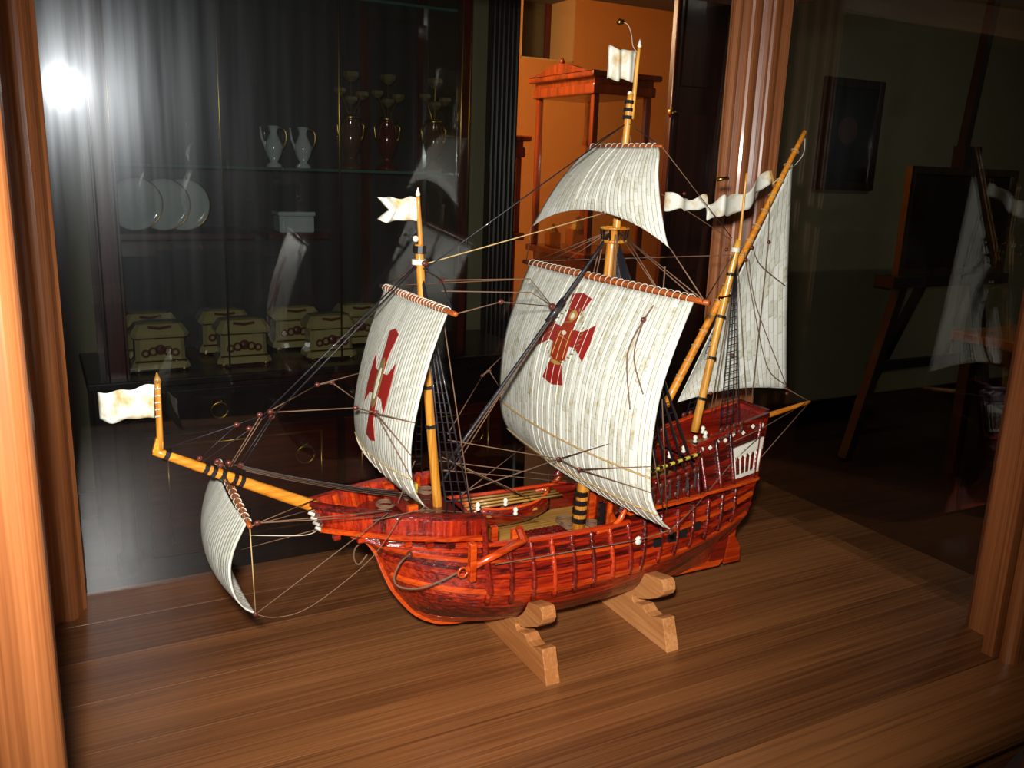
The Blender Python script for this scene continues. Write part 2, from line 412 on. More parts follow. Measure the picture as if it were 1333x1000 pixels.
# the orange room behind: far wall with a deep window recess
OY = 7.5
rx0, rx1, rz0, rz1 = at(680, 0, y=OY).x, at(750, 0, y=OY).x, at(750, 82, y=OY).z, CEIL - 0.02
struct('wall_far', MB().box((1.3, OY, FZ), (rx0, OY + 0.5, CEIL)).box((rx1, OY, FZ), (8.0, OY + 0.5, CEIL)).box((rx0, OY, FZ), (rx1, OY + 0.5, rz0)), 'orange_wall')
struct('wall_side', MB().box((1.2, WY + 0.12, FZ), (1.3, OY + 0.5, CEIL)), 'orange_wall')
struct('trim_4', MB().box((rx0, OY, rz0), (rx1, OY + 0.44, rz0 + 0.012)).box((rx0, OY, rz0), (rx0 + 0.012, OY + 0.44, CEIL)).box((rx1 - 0.012, OY, rz0), (rx1, OY + 0.44, CEIL)), 'cream')
wn = bpy.data.objects.new('window_1', None); C.objects.link(wn); wn.location = (rx0, OY + 0.44, rz0); wn['kind'] = 'structure'
M['night'] = plain('dim_window_glass', rgb(92, 84, 60), 0.2, noise=0.1)
MB().box((rx0 + 0.012, OY + 0.45, rz0), (rx1 - 0.012, OY + 0.46, CEIL)).build('window_pane', 'night', wn)
MB().box((rx0 + 0.012, OY + 0.42, rz0), (rx0 + 0.07, OY + 0.45, CEIL)).box((rx1 - 0.07, OY + 0.42, rz0), (rx1 - 0.012, OY + 0.45, CEIL)).box((rx0 + 0.07, OY + 0.42, rz0), (rx1 - 0.07, OY + 0.45, rz0 + 0.06)).build('window_frame', 'door_wood', wn)
# assumed lamp of the orange room, added out of view to light its wall
M['opal'], _nt, _b = nodes('lit_opal_glass'); setp(_b, Roughness=0.4); _b.inputs['Emission Color'].default_value = (1, 0.72, 0.42, 1); _b.inputs['Emission Strength'].default_value = 3
lamp = thing('assumed_pendant_lamp', (2.55, 5.7, CEIL), 'unseen opal globe pendant lamp, assumed and added on the ceiling of the orange room', 'lamp')
MB().tube([(2.55, 5.7, CEIL), (2.55, 5.7, 1.98)], 0.008, 8).build('stem', 'gilt', lamp, True)
MB().lathe([(0.05, 2.13), (0.05, 2.15)], (2.55, 5.7, 0)).build('ceiling_rose', 'gilt', lamp)
MB().lathe([(0.06, 1.77), (0.11, 1.80), (0.135, 1.87), (0.11, 1.95), (0.05, 1.99)], (2.55, 5.7, 0), 20).build('globe', 'opal', lamp, True)
pl = bpy.data.lights.new('assumed_pendant_light', 'POINT'); pl.energy = 150; pl.color = (1, 0.66, 0.36); pl.shadow_soft_size = 0.12
plo = bpy.data.objects.new('assumed_pendant_light', pl); C.objects.link(plo); plo.location = (0, 0, -0.45); plo.parent = lamp

# tube lamp of the near room, added out of view at the right to fill the back wall
M['tube'], _nt, _b = nodes('lit_tube_glass'); setp(_b, Roughness=0.4); _b.inputs['Emission Color'].default_value = (1, 0.95, 0.85, 1); _b.inputs['Emission Strength'].default_value = 4
tl_ = thing('fill_tube_lamp', (4.8, 1.9, CEIL), 'unseen white tube lamp put on the ceiling of the near room as fill', 'lamp')
MB().box((4.1, 1.84, CEIL - 0.05), (5.5, 1.96, CEIL)).build('lamp_housing', 'ceiling', tl_)
MB().tube([(4.14, 1.9, CEIL - 0.075), (5.46, 1.9, CEIL - 0.075)], 0.018, 10).build('lamp_tube', 'tube', tl_, True)
al = bpy.data.lights.new('tube_fill_light', 'AREA'); al.shape = 'RECTANGLE'; al.size = 1.3; al.size_y = 0.04; al.energy = 5; al.color = (1, 0.93, 0.8)
alo = bpy.data.objects.new('tube_fill_light', al); C.objects.link(alo); alo.location = (0, 0, -0.10); alo.parent = tl_

# ================================================================== DISPLAY CASE
YB, YF, XL, XR = 1.285, 0.629, -0.045, 1.185
case = thing('display_case', (0.57, 0.95, FZ), 'large wooden display case with glass sides enclosing the model ship', 'display case')
nb = 7; dy = (YB + 0.030 - YF) / nb
for k in range(nb):
    MB().box((XL - 0.02, YF + k * dy + 0.0002, -0.022), (XR + 0.03, YF + (k + 1) * dy - 0.0002, 0.0)).build('floor_board', 'case_x', case, bevel=0.0004)
# front sill: bullnose section swept along x
sill = [(YF - 0.0015, 0.0), (0.592, 0.0), (0.588, -0.002), (0.578, -0.003), (0.560, -0.009), (0.546, -0.018), (0.538, -0.030), (0.536, -0.044), (0.540, -0.052), (YF - 0.0015, -0.052)]
MB().prism([(-0.4, y, z) for y, z in sill], (1.75, 0, 0)).build('front_sill', 'case_x', case)
MB().box((-0.4, YF, -0.052), (1.35, YB + 0.07, -0.0222)).build('base_frame', 'case_x', case)
ap = [(1.34, -0.054), (1.34, -0.20), (1.20, -0.20)]
ap += [(p.x, p.y) for p in smooth([(1.19, -0.16, 0), (1.15, -0.118, 0), (1.10, -0.105, 0), (1.055, -0.125, 0), (1.02, -0.125, 0), (0.995, -0.095, 0), (0.975, -0.075, 0), (0.90, -0.062, 0)], 5)]
ap += [(0.30, -0.062), (0.22, -0.12), (0.10, -0.11), (-0.05, -0.16), (-0.35, -0.2), (-0.35, -0.054)]
MB().prism([(x, 0.575, z) for x, z in ap], (0, 0.025, 0)).build('apron', 'case_x', case)
for x in (-0.34, 1.26):
    for y in (0.58, 1.26):
        MB().box((x, y, FZ), (x + 0.08, y + 0.08, -0.053)).build('leg', 'case_z', case, bevel=0.006)
TZ0, TZ1 = 0.915, 0.975
def post(name, poly, z0=0.0, z1=TZ1, mat='case_z'):
    a = sum(poly[i][0] * poly[(i + 1) % len(poly)][1] - poly[(i + 1) % len(poly)][0] * poly[i][1] for i in range(len(poly)))
    if a < 0: poly = poly[::-1]
    return MB().prism([(x, y, z0) for x, y in poly], (0, 0, z1 - z0)).build(name, mat, case)
def arc(cx, cy, r, a0, a1, n=7):
    return [(cx + r * math.cos(math.radians(a0 + (a1 - a0) * i / n)), cy + r * math.sin(math.radians(a0 + (a1 - a0) * i / n))) for i in range(n + 1)]
# back right corner post with reeded mouldings towards the inside
post('corner_post', [(1.150, 1.33), (1.062, 1.237)] + arc(1.071, 1.230, 0.009, 150, 330) + [(1.082, 1.231), (1.086, 1.226)]
     + arc(1.104, 1.228, 0.014, 200, 330) + [(1.121, 1.224), (1.126, 1.219)] + arc(1.143, 1.220, 0.013, 200, 330) + [(1.160, 1.217), (1.177, 1.212), (1.181, 1.216), (1.181, 1.33)])
post('corner_post', [(-0.10, 1.33), (-0.10, 1.22), (-0.045, 1.22)] + arc(-0.03, 1.232, 0.012, 220, 330) + [(-0.014, 1.236)] + arc(0.000, 1.250, 0.014, 230, 360) + [(0.018, 1.262), (0.023, 1.268), (0.023, 1.33)])
# front left post: broad, close to the camera
post('corner_post', [(-0.15, 0.66), (-0.15, 0.565)] + arc(-0.022, 0.577, 0.012, 270, 360) + [(-0.010, 0.640), (-0.018, 0.66)], -0.03)
# front right post with rebate strip and rounded stop
post('corner_post', [(1.138, 0.650), (1.225, 0.650), (1.225, 0.712), (1.150, 0.712), (1.138, 0.700)])
post('stop_strip', [(1.093, 0.633), (1.230, 0.633), (1.230, 0.649), (1.093, 0.649)])
post('stop_bead', arc(1.107, 0.619, 0.0115, 90, 270) + [(1.24, 0.6075), (1.24, 0.6305)], 0.0)
for a, b, mt in (((-0.10, 1.255, TZ0), (1.225, 1.33, TZ1), 'case_x'), ((-0.15, 0.58, TZ0), (1.24, 0.66, TZ1), 'case_x'),
                 ((1.16, 0.66, TZ0), (1.225, 1.26, TZ1), 'case_y'), ((-0.15, 0.66, TZ0), (-0.03, 1.26, TZ1), 'case_y')):
    MB().box(a, b).build('top_rail', mt, case, bevel=0.004)
MB().box((-0.15, 0.58, TZ1), (1.24, 1.30, TZ1 + 0.02)).build('top_board', 'case_x', case)
# panes: real thickness
def pane(name, c, half, rz=0.0, rx=0.0, mat='pane', parent=None):
    o = MB().box((-half[0], -half[1], -half[2]), half).build(name, mat, None)
    o.parent = parent; o.location = Vector(c) - root_loc(parent); o.rotation_euler = (rx, 0, rz); return o
RZ, RX = math.radians(-2.58), math.radians(1.9)      # the back pane sits a little askew in its rebate
pane('back_pane', (0.5675, 1.2684, 0.457), (0.556, 0.002, 0.459), RZ, RX, parent=case)
pane('side_pane', (1.187, 0.96, 0.457), (0.002, 0.255, 0.458), mat='pane_clean', parent=case)
pane('side_pane', (-0.047, 0.94, 0.457), (0.002, 0.285, 0.458), mat='pane_clean', parent=case)

# ================================================================== SHIP
Y0 = 0.965
ship = thing('model_ship', (0.60, Y0, 0.03), 'red varnished model of a three-masted sailing ship with cream sails', 'model ship')
def A(px, py, dy=0.0): return at(px, py, y=Y0 + dy)

# ---- hull form
STEM = [(0.452, 0.0365), (0.439, 0.037), (0.414, 0.046), (0.390, 0.0634), (0.364, 0.098), (0.350, 0.129), (0.339, 0.157), (0.3213, 0.178), (0.300, 0.1875), (0.285, 0.192)]
def polyat(P, t):
    ds = [0]
    for a, b in zip(P, P[1:]): ds.append(ds[-1] + math.hypot(b[0] - a[0], b[1] - a[1]))
    d = t * ds[-1]
    for i in range(len(P) - 1):
        if d <= ds[i + 1] + 1e-12:
            k = (d - ds[i]) / (ds[i + 1] - ds[i]); return (P[i][0] + (P[i + 1][0] - P[i][0]) * k, P[i][1] + (P[i + 1][1] - P[i][1]) * k)
    return P[-1]
MID = [(0.035, 0.005), (0.040, 0.030), (0.047, 0.050), (0.057, 0.066), (0.07, 0.077), (0.085, 0.084), (0.105, 0.089), (0.125, 0.089), (0.145, 0.086), (0.165, 0.081), (0.19, 0.077)]
XS = [(z, x) for x, z in STEM]
XE = [(0.03, 0.872), (0.06, 0.880), (0.09, 0.888), (0.14, 0.902), (0.19, 0.914), (0.28, 0.935)]
HM = [(0.03, 0.06), (0.06, 0.08), (0.08, 0.14), (0.10, 0.30), (0.12, 0.46), (0.15, 0.56), (0.19, 0.55), (0.25, 0.5)]
def breadth(x, z):
    xs, xe = interp(z, XS), interp(z, XE)
    e = max(0.0, min(1.0, (x - xs) / (0.17 + 0.06 * (1 - min(1, (z - 0.035) / 0.15)))))
    g = (1 - (1 - e) ** 2.3) ** 0.62 if e > 0 else 0
    s = max(0.0, min(1.0, (xe - x) / 0.34)); hm = interp(z, HM)
    h = hm + (1 - hm) * (1 - (1 - s) ** 2.4) ** 0.9
    return max(0.004, interp(z, MID) * g * h)
def hull(u, v, side, out=0.0):
    sx, sz = polyat(STEM, v)
    mz, mb = polyat(MID[:-1], v)
    ez = 0.036 + (0.186 - 0.036) * v ** 0.85
    z = mz + (sz - mz) * (1 - u) ** 3.2 + (ez - mz) * u ** 3.0
    if v > 0.8:                          # the sheer lifts towards both castles
        pass
    x = sx + (interp(ez, XE) - sx) * u
    b = breadth(x, z) + out
    return Vector((x, Y0 + side * b, z))
hullp = MB()
for side in (-1, 1):
    hullp.sheet(lambda u, v: hull(u, v, side, -0.0025), 44, 14, 0.002)
hull_o = hullp.build('hull', 'hulld', ship, True)
NS = 13
for side in (-1, 1):
    for k in range(NS):
        v0, v1 = k / NS + 0.0015, (k + 1) / NS - 0.0015
        MB().sheet(lambda u, v: hull(u, v0 + (v1 - v0) * v, side), 40, 2, 0.002 if side < 0 else -0.002).build('plank', 'hull', hull_o)
# wales
def strip(f, n, half, out, mat, name, parent):
    """proud strip along f(t) -> (point, outward, up)"""
    mb = MB(); vs = []; fs = []
    for i in range(n + 1):
        p, o, u = f(i / n)
        vs += [p - u * half, p - u * half * 0.7 + o * out, p + u * half * 0.7 + o * out, p + u * half, p - o * 0.002]
    for i in range(n):
        for j in range(5): fs.append((i * 5 + j, i * 5 + (j + 1) % 5, (i + 1) * 5 + (j + 1) % 5, (i + 1) * 5 + j))
    fs += [(4, 3, 2, 1, 0), tuple(n * 5 + j for j in range(5))]
    return mb.add(vs, fs).build(name, mat, parent)
def hull_fr(u, v, side, out=0.001):
    e = 0.01
    p = hull(u, v, side, out); du = hull(min(1, u + e), v, side) - hull(max(0, u - e), v, side); dv = hull(u, min(1, v + e), side) - hull(u, max(0, v - e), side)
    n = du.cross(dv); n = n.normalized() if n.length > 1e-9 else Vector((0, side, 0))
    if n.y * side < 0: n = -n
    return p, n, dv.normalized()
for side in (-1, 1):
    for v, mt, hf in ((0.60, 'hullo', 0.0035), (0.72, 'hull', 0.004), (0.83, 'hullo', 0.0035), (0.93, 'hull', 0.003)):
        strip(lambda t: hull_fr(0.01 + 0.985 * t, v, side), 44, hf, 0.004, mt, 'wale', hull_o)
# keel, stem and sternpost in one curved timber line
outer = [(0.272, 0.1956), (0.300, 0.1866), (0.3213, 0.1783), (0.339, 0.157), (0.350, 0.129), (0.364, 0.098), (0.390, 0.0634), (0.414, 0.0461), (0.439, 0.0371), (0.49, 0.0335), (0.70, 0.032), (0.90, 0.032)]
so = smooth([(x - 0.004, z - 0.002, 0) for x, z in outer], 4)
si = smooth([(0.905, 0.040, 0), (0.70, 0.042, 0), (0.50, 0.045, 0), (0.452, 0.050, 0), (0.425, 0.060, 0), (0.405, 0.077, 0), (0.383, 0.108, 0), (0.370, 0.138, 0), (0.358, 0.166, 0), (0.340, 0.186, 0), (0.300, 0.200, 0)], 4)
MB().prism([(p.x, Y0 - 0.0055, p.y) for p in so + si], (0, 0.011, 0)).build('stem_and_keel', 'hullo', ship, bevel=0.001)
MB().prism([(x, Y0 - 0.005, z) for x, z in ((0.872, 0.034), (0.905, 0.034), (0.928, 0.20), (0.905, 0.20))], (0, 0.010, 0)).build('sternpost', 'hulld', ship, bevel=0.001)
MB().prism([(x, Y0 - 0.004, z) for x, z in ((0.907, 0.030), (0.940, 0.030), (0.938, 0.055), (0.925, 0.075), (0.938, 0.21), (0.930, 0.21))], (0, 0.008, 0)).build('rudder', 'hullo', ship, bevel=0.001)
# transom
tz = [(0.075, 0.012), (0.10, 0.030), (0.13, 0.044), (0.186, 0.043), (0.23, 0.038), (0.284, 0.031)]
poly = [(interp(z, XE) + 0.001, Y0 - b, z) for z, b in tz] + [(interp(z, XE) + 0.001, Y0 + b, z) for z, b in tz[::-1]]
MB().prism(poly, (0.006, 0, 0)).build('transom', 'hulld', ship)

# ---- upper works: forecastle, quarterdeck, poop
FCB = [(0.258, 0.004), (0.28, 0.018), (0.31, 0.036), (0.35, 0.056), (0.40, 0.073), (0.4445, 0.080)]
def fc(t, v, side, out=0.0):
    x = 0.258 + t * (0.4445 - 0.258); x2 = x + (1 - v) * 0.014 * (1 - t)
    zt = 0.232 + (0.2155 - 0.232) * t ** 0.8; zb = 0.196 + (0.186 - 0.196) * t
    return Vector((x2, Y0 + side * (interp(x, FCB) + out), zb + (zt - zb) * v))
def fc_fr(t, v, side, out=0.001):
    p = fc(t, v, side, out); d = fc(min(1, t + .02), v, side) - fc(max(0, t - .02), v, side); n = d.cross(Vector((0, 0, 1))).normalized()
    if n.y * side < 0: n = -n
    return p, n, Vector((0, 0, 1))
for side in (-1, 1):
    castle_o = MB().sheet(lambda u, v: fc(u, v, side), 24, 3, 0.003).build('forecastle_side', 'hullz', ship, True)
    strip(lambda t: fc_fr(t, 0.98, side), 20, 0.0035, 0.004, 'hulld', 'rail', castle_o)
    strip(lambda t: fc_fr(t, 0.84, side), 20, 0.0018, 0.0025, 'hull', 'moulding', castle_o)
    strip(lambda t: fc_fr(t, 0.02, side), 20, 0.003, 0.005, 'hullo', 'moulding', castle_o)
    for k in range(7):
        p, n, u = fc_fr(0.08 + k * 0.14, 0.0, side)
        MB().box((p.x - 0.004, p.y - 0.004 + n.y * 0.002, p.z - 0.009), (p.x + 0.004, p.y + 0.004 + n.y * 0.002, p.z - 0.003)).build('beam_end', 'hull', castle_o)
    for k in range(6):
        t = 0.2 + k * 0.14; a = fc(t, 0.1, side, -0.004); b = fc(t, 0.95, side, -0.004)
        MB().tube([a, b], 0.0032, 4).build('timberhead', 'hullo', castle_o)
dk = [fc(t / 10, 0.3, -1, -0.002) for t in range(11)] + [fc(t / 10, 0.3, 1, -0.002) for t in range(10, -1, -1)]
MB().prism([(p.x, p.y, 0.198) for p in dk], (0, 0, 0.003)).build('forecastle_deck', 'hulld', ship)
# aft bulkhead of the forecastle and its curved brackets
MB().box((0.441, Y0 - 0.077, 0.135), (0.445, Y0 + 0.077, 0.201)).build('bulkhead', 'hulld', ship)
for side in (-1, 1):
    q = smooth([(0.446, 0.205, 0), (0.452, 0.186, 0), (0.466, 0.175, 0), (0.490, 0.170, 0)], 5)
    MB().prism([(p.x, Y0 + side * 0.080 - 0.002, p.y) for p in q] + [(0.490, Y0 + side * 0.080 - 0.002, 0.163), (0.446, Y0 + side * 0.080 - 0.002, 0.163)], (0, 0.004, 0)).build('bracket', 'hull', ship)
# white lashing at the bow point
for k in range(6):
    t = k / 5; a = A(403, 655).lerp(A(418, 687), t)
    MB().tube([a + Vector((-0.001, -0.006, 0)), a + Vector((-0.006, -0.001, 0.0008)), a + Vector((-0.001, 0.005, 0.001))], 0.0022, 6).build('bow_lashing', 'white', ship, True)
# waist deck, quarterdeck, poop deck
def deckpoly(x0, x1, z, inset=0.003, n=10):
    xs = [x0 + (x1 - x0) * i / n for i in range(n + 1)]
    bs = [(x, bt(x, z) - inset) for x in xs]
    return [(x, Y0 - b, z) for x, b in bs] + [(x, Y0 + b, z) for x, b in bs[::-1]]
QT = [(0.64, 0.186), (0.66, 0.205), (0.69, 0.222), (0.795, 0.228), (0.80, 0.248), (0.935, 0.284)]
QB = [(0.64, 0.080), (0.70, 0.076), (0.76, 0.066), (0.795, 0.056), (0.80, 0.040), (0.86, 0.036), (0.935, 0.030)]
def bt(x, z):
    if z <= 0.186 or x < 0.64: return breadth(x, z)
    zt = interp(x, QT); k = (z - 0.186) / max(0.001, zt - 0.186)
    return breadth(x, 0.186) + (interp(x, QB) - breadth(x, 0.186)) * k
MB().prism(deckpoly(0.446, 0.68, 0.128), (0, 0, 0.003)).build('waist_deck', 'deck', ship)
MB().prism(deckpoly(0.675, 0.80, 0.190), (0, 0, 0.003)).build('quarterdeck', 'deck', ship)
MB().prism(deckpoly(0.80, 0.915, 0.222), (0, 0, 0.003)).build('poop_deck', 'deck', ship)
MB().box((0.676, Y0 - 0.074, 0.13), (0.680, Y0 + 0.074, 0.193)).build('bulkhead', 'hulld', ship)
MB().box((0.800, Y0 - 0.041, 0.192), (0.804, Y0 + 0.041, 0.246)).build('bulkhead', 'hull', ship)
def upper(x, v, side, out=0.0):
    zt = interp(x, QT); z = 0.183 + (zt - 0.183) * v
    k = (z - 0.183) / (zt - 0.183); b0 = breadth(x, 0.186)
    xx = x + (0.03 * v * max(0, (x - 0.86) / 0.055) * 0.7 if x > 0.86 else 0)
    return Vector((xx, Y0 + side * (b0 + (interp(x, QB) - b0) * k + out), z))
def upper_fr(x, v, side, out=0.001):
    p = upper(x, v, side, out); d = upper(x + .006, v, side) - upper(x - .006, v, side); e = upper(x, min(1, v + .05), side) - upper(x, max(0, v - .05), side)
    n = d.cross(e).normalized()
    if n.y * side < 0: n = -n
    return p, n, e.normalized()
for side in (-1, 1):
    bul_o = MB().sheet(lambda u, v: upper(0.64 + u * 0.158, v, side), 16, 3, 0.003).build('quarterdeck_bulwark', 'hulld', ship, True)
    poop_o = MB().sheet(lambda u, v: upper(0.801 + u * 0.114, v, side, -0.0015), 16, 6, 0.002).build('poop_side', 'hulld', ship, True)
    for k in range(8):
        v0, v1 = k / 8 + 0.006, (k + 1) / 8 - 0.006
        MB().sheet(lambda u, v: upper(0.801 + u * 0.114, v0 + (v1 - v0) * v, side), 14, 1, 0.002 if side < 0 else -0.002).build('plank', 'hull' if k % 3 else 'hulld', poop_o)
    strip(lambda t: upper_fr(0.801 + 0.114 * t, 0.99, side), 12, 0.004, 0.005, 'hull', 'rail', poop_o)
    strip(lambda t: upper_fr(0.801 + 0.114 * t, 0.74, side), 12, 0.002, 0.003, 'hulld', 'moulding', poop_o)
    strip(lambda t: upper_fr(0.66 + 0.255 * t, 0.02, side), 20, 0.003, 0.007, 'hullo', 'channel', bul_o)
    strip(lambda t: upper_fr(0.642 + 0.155 * t, 0.99, side), 12, 0.003, 0.004, 'hull', 'rail', bul_o)
    for k in range(7):
        x = 0.662 + k * 0.021; pp = [upper_fr(x, v / 6, side, 0.002)[0] for v in range(7)]
        MB().tube(pp, 0.003, 4).build('rib', 'hulld', bul_o, True)
    for x in (0.803, 0.833, 0.860, 0.905):
        pp = [upper_fr(x, v / 6, side, 0.003)[0] for v in range(7)]
        MB().tube(pp, 0.0034, 6).build('rib', 'hulld', poop_o, True)
    for k in range(8):                    # white quatrefoil studs under the poop rail
        p, n, u = upper_fr(0.806 + k * 0.0145, 0.86 if k % 2 else 0.9, side, 0.003)
        q = MB()
        for a, b in ((0.0018, 0), (-0.0018, 0), (0, 0.0018), (0, -0.0018)): q.ball(p + Vector((a, n.y * 0.001, b)), 0.0017, 6)
        q.build('stud', 'white', poop_o)
# taffrail across the stern
pa, pb = upper(0.915, 0.99, -1), upper(0.915, 0.99, 1)
MB().box((pa.x - 0.003, pa.y, pa.z - 0.004), (pa.x + 0.005, pb.y, pa.z + 0.003)).build('taffrail', 'hull', ship)
# white arcaded gallery panel on each quarter
for side in (-1, 1):
    g = MB(); x0, x1 = 0.862, 0.913
    def gp(x, v, o=0.004): return upper_fr(x, v, side, o)[0]
    def slab(xa, xb, va, vb, o=0.004):
        f = lambda u, v: upper_fr(xa + (xb - xa) * u, va + (vb - va) * v, side, o)[0]
        MBs = MB().sheet(f, 4, 2, 0.003); return MBs
    gal = slab(x0, x1, 0.50, 0.66).build('gallery', 'white', ship)
    slab(x0, x1, 0.135, 0.19).build('gallery_sill', 'white', gal)
    for k in range(6):
        x = x0 + 0.002 + k * (x1 - x0 - 0.004) / 5
        c = MB().tube([gp(x, 0.16), gp(x, 0.55)], 0.0011 if k < 5 else 0.0022, 6)
        c.tube([gp(x - 0.0035, 0.50), gp(x, 0.42), gp(x + 0.0035, 0.50)], 0.0010, 5)
        c.build('gallery_column', 'white', gal, True)
# waist rail (cap) and rider ribs down the hull
for side in (-1, 1):
    strip(lambda t: (hull(0.20 + 0.40 * t, 1.0, side, 0.001) , Vector((0, side, 0)), Vector((0, 0, 1))), 24, 0.003, 0.005, 'hull', 'rail', hull_o)
    q = smooth([(0.610, 0.166, 0), (0.632, 0.168, 0), (0.648, 0.178, 0), (0.656, 0.196, 0)], 5)
    MB().tube([(p.x, Y0 + side * (breadth(p.x, 0.165) + 0.001), p.y) for p in q], 0.004, 6).build('rail_scroll', 'hullo', hull_o, True)
    for k in range(15):
        x = 0.452 + k * 0.0295
        pp = []
        for j in range(9):
            vv = 1.0 - j / 8 * (0.50 - 0.01 * k)
            u = (x - 0.30) / 0.60
            for _ in range(5):             # solve for the station
                h = hull(u, vv, side); u += (x + 0.006 * j / 8 * (-1 if k > 7 else 1) - h.x) / 0.6
            pp.append(hull_fr(min(0.985, u), vv, side, 0.003)[0])
        MB().tube(pp, 0.0036, 6).build('rib', 'hulld' if k % 3 else 'hull', hull_o, True)
    pst = [(0.446, Y0 + side * 0.083, 0.212), (0.449, Y0 + side * 0.088, 0.16), (0.455, Y0 + side * 0.091, 0.115)]
    MB().tube(pst, 0.0042, 4).build('castle_post', 'hulld', hull_o)
    for k, (u, v) in enumerate(((0.655, 0.775), (0.70, 0.775), (0.735, 0.78), (0.78, 0.80))):
        p, n, up = hull_fr(u, v, side, 0.0035)
        MB().box((p.x - 0.006, p.y - 0.0025, p.z - 0.006), (p.x + 0.006, p.y + 0.0025, p.z + 0.006)).build('gunport', 'gunport', hull_o)
MB().ball(A(533, 722, -0.058), 0.004).build('hawse', 'block', ship, True)
# grating hatch, bitts, pump and gear on the waist deck
MB().box((0.545, Y0 - 0.055, 0.131), (0.612, Y0 + 0.012, 0.139)).build('hatch_coaming', 'hulld', ship)
gr = MB()
for k in range(9): gr.box((0.548 + k * 0.0072, Y0 - 0.052, 0.139), (0.551 + k * 0.0072, Y0 + 0.009, 0.1412))
for k in range(8): gr.box((0.548, Y0 - 0.052 + k * 0.0078, 0.139), (0.609, Y0 - 0.049 + k * 0.0078, 0.1414))
gr.build('hatch_grating', 'grating', ship)
for x, y, h, mt in ((0.652, -0.03, 0.05, 'lash'), (0.660, -0.045, 0.038, 'hullo'), (0.668, 0.02, 0.045, 'hullo'), (0.668, -0.06, 0.03, 'hull'), (0.50, -0.062, 0.05, 'hullo'), (0.475, -0.055, 0.055, 'hullo')):
    MB().box((x - 0.004, Y0 + y - 0.004, 0.131), (x + 0.004, Y0 + y + 0.004, 0.131 + h)).build('bitt', mt, ship, bevel=0.001)
MB().box((0.645, Y0 - 0.028, 0.1315), (0.660, Y0 - 0.022, 0.137)).build('cleat', 'white', ship)
for y in (-0.05, -0.02, 0.02, 0.05):
    MB().tube([(0.672, Y0 + y, 0.13), (0.674, Y0 + y, 0.185)], 0.004, 6).build('stanchion', 'hullo', ship)
# ship's boat with thwarts and oars
def boat(u, v):
    s = (u - 0.5) * 2; x = 0.545 + 0.068 * s; hw = 0.022 * (1 - abs(s) ** 2.4) + 0.001
    a = (v - 0.5) * 2; z = 0.141 + 0.030 * abs(a) ** 2.2 + 0.010 * abs(s) ** 2.5
    return (x, Y0 + 0.045 + hw * (abs(a) ** 0.6) * (1 if a > 0 else -1), z)
bo = MB().sheet(boat, 24, 10, 0.002).build('boat', 'hull', ship, True)
for sx in (-0.035, 0, 0.035): MB().box((0.545 + sx - 0.004, Y0 + 0.027, 0.160), (0.545 + sx + 0.004, Y0 + 0.063, 0.163)).build('thwart', 'deck', bo)
for sg in (0.0, 1.0):
    MB().tube([boat(i / 16, sg) for i in range(17)], 0.0022, 5).build('gunwale', 'hullo', bo, True)
for k in range(4):
    yy = Y0 + 0.03 + k * 0.009
    MB().tube([(0.475, yy - 0.005, 0.178 + 0.001 * k), (0.625, yy, 0.175)], 0.0018, 6).build('oar', 'deck', bo, True)
# anchor lashed along the bow, with its cable
an0, an1 = at(606, 743, y=Y0 - 0.094), at(680, 704, y=Y0 - 0.094)
MB().tube([an0, an1], 0.0042, 8, 0.0055).build('anchor_stock', 'hullo', ship, True)
d = (an1 - an0).normalized()
MB().tube([an1 - d * 0.006 + Vector((0.0, 0.0, 0.020)), an1 + d * 0.002, an1 + Vector((0.012, 0.012, -0.004))], 0.0048, 6).build('anchor_arm', 'hullo', ship)
ring = [an0 + Vector((0.006 * math.cos(a) - 0.005, -0.003, 0.006 * math.sin(a))) for a in [i * math.pi / 6 for i in range(13)]]
MB().tube(ring, 0.0015, 5).build('anchor_ring', 'hullo', ship, True)
MB().box(an0 + Vector((0.004, -0.006, -0.014)), an0 + Vector((0.012, 0.004, 0.034))).build('anchor_chock', 'hullo', ship, bevel=0.001)

def coil(p, r, n=4, mat='rope'):
    pts = [Vector(p) + Vector((r * (1 + 0.12 * math.sin(i * 1.7)) * math.cos(i * 0.5), r * math.sin(i * 0.5), 0.0018 + 0.0012 * i / 12)) for i in range(n * 12)]
    MB().tube(pts, 0.0011, 5).build('rope_coil', mat, ship, True)
for p, r in (((0.36, Y0 + 0.02, 0.2015), 0.011), ((0.385, Y0 + 0.035, 0.2015), 0.012), ((0.395, Y0 - 0.03, 0.2015), 0.010), ((0.345, Y0 - 0.008, 0.2015), 0.009), ((0.425, Y0 + 0.045, 0.2015), 0.010),
             ((0.632, Y0 + 0.03, 0.1315), 0.012), ((0.625, Y0 + 0.012, 0.1315), 0.009), ((0.662, Y0 + 0.005, 0.1315), 0.009), ((0.655, Y0 - 0.055, 0.1315), 0.009), ((0.83, Y0 - 0.015, 0.2255), 0.009), ((0.85, Y0 + 0.012, 0.2255), 0.010), ((0.88, Y0 - 0.008, 0.2255), 0.009), ((0.74, Y0, 0.1935), 0.011), ((0.76, Y0 - 0.03, 0.1935), 0.010)):
    coil(p, r)
MB().tube([(0.372, Y0 - 0.05, 0.212), (0.372, Y0 + 0.05, 0.212)], 0.007, 8).build('windlass', 'hulld', ship)
for y in (-0.04, 0.04): MB().box((0.366, Y0 + y - 0.003, 0.2), (0.378, Y0 + y + 0.003, 0.224)).build('windlass_cheek', 'hullo', ship)
MB().box((0.402, Y0 + 0.05, 0.2015), (0.416, Y0 + 0.062, 0.214)).build('yellow_chest', 'yellow', ship, bevel=0.001)
MB().box((0.868, Y0 - 0.012, 0.2255), (0.892, Y0 + 0.012, 0.243)).build('skylight', 'hull', ship, bevel=0.002)
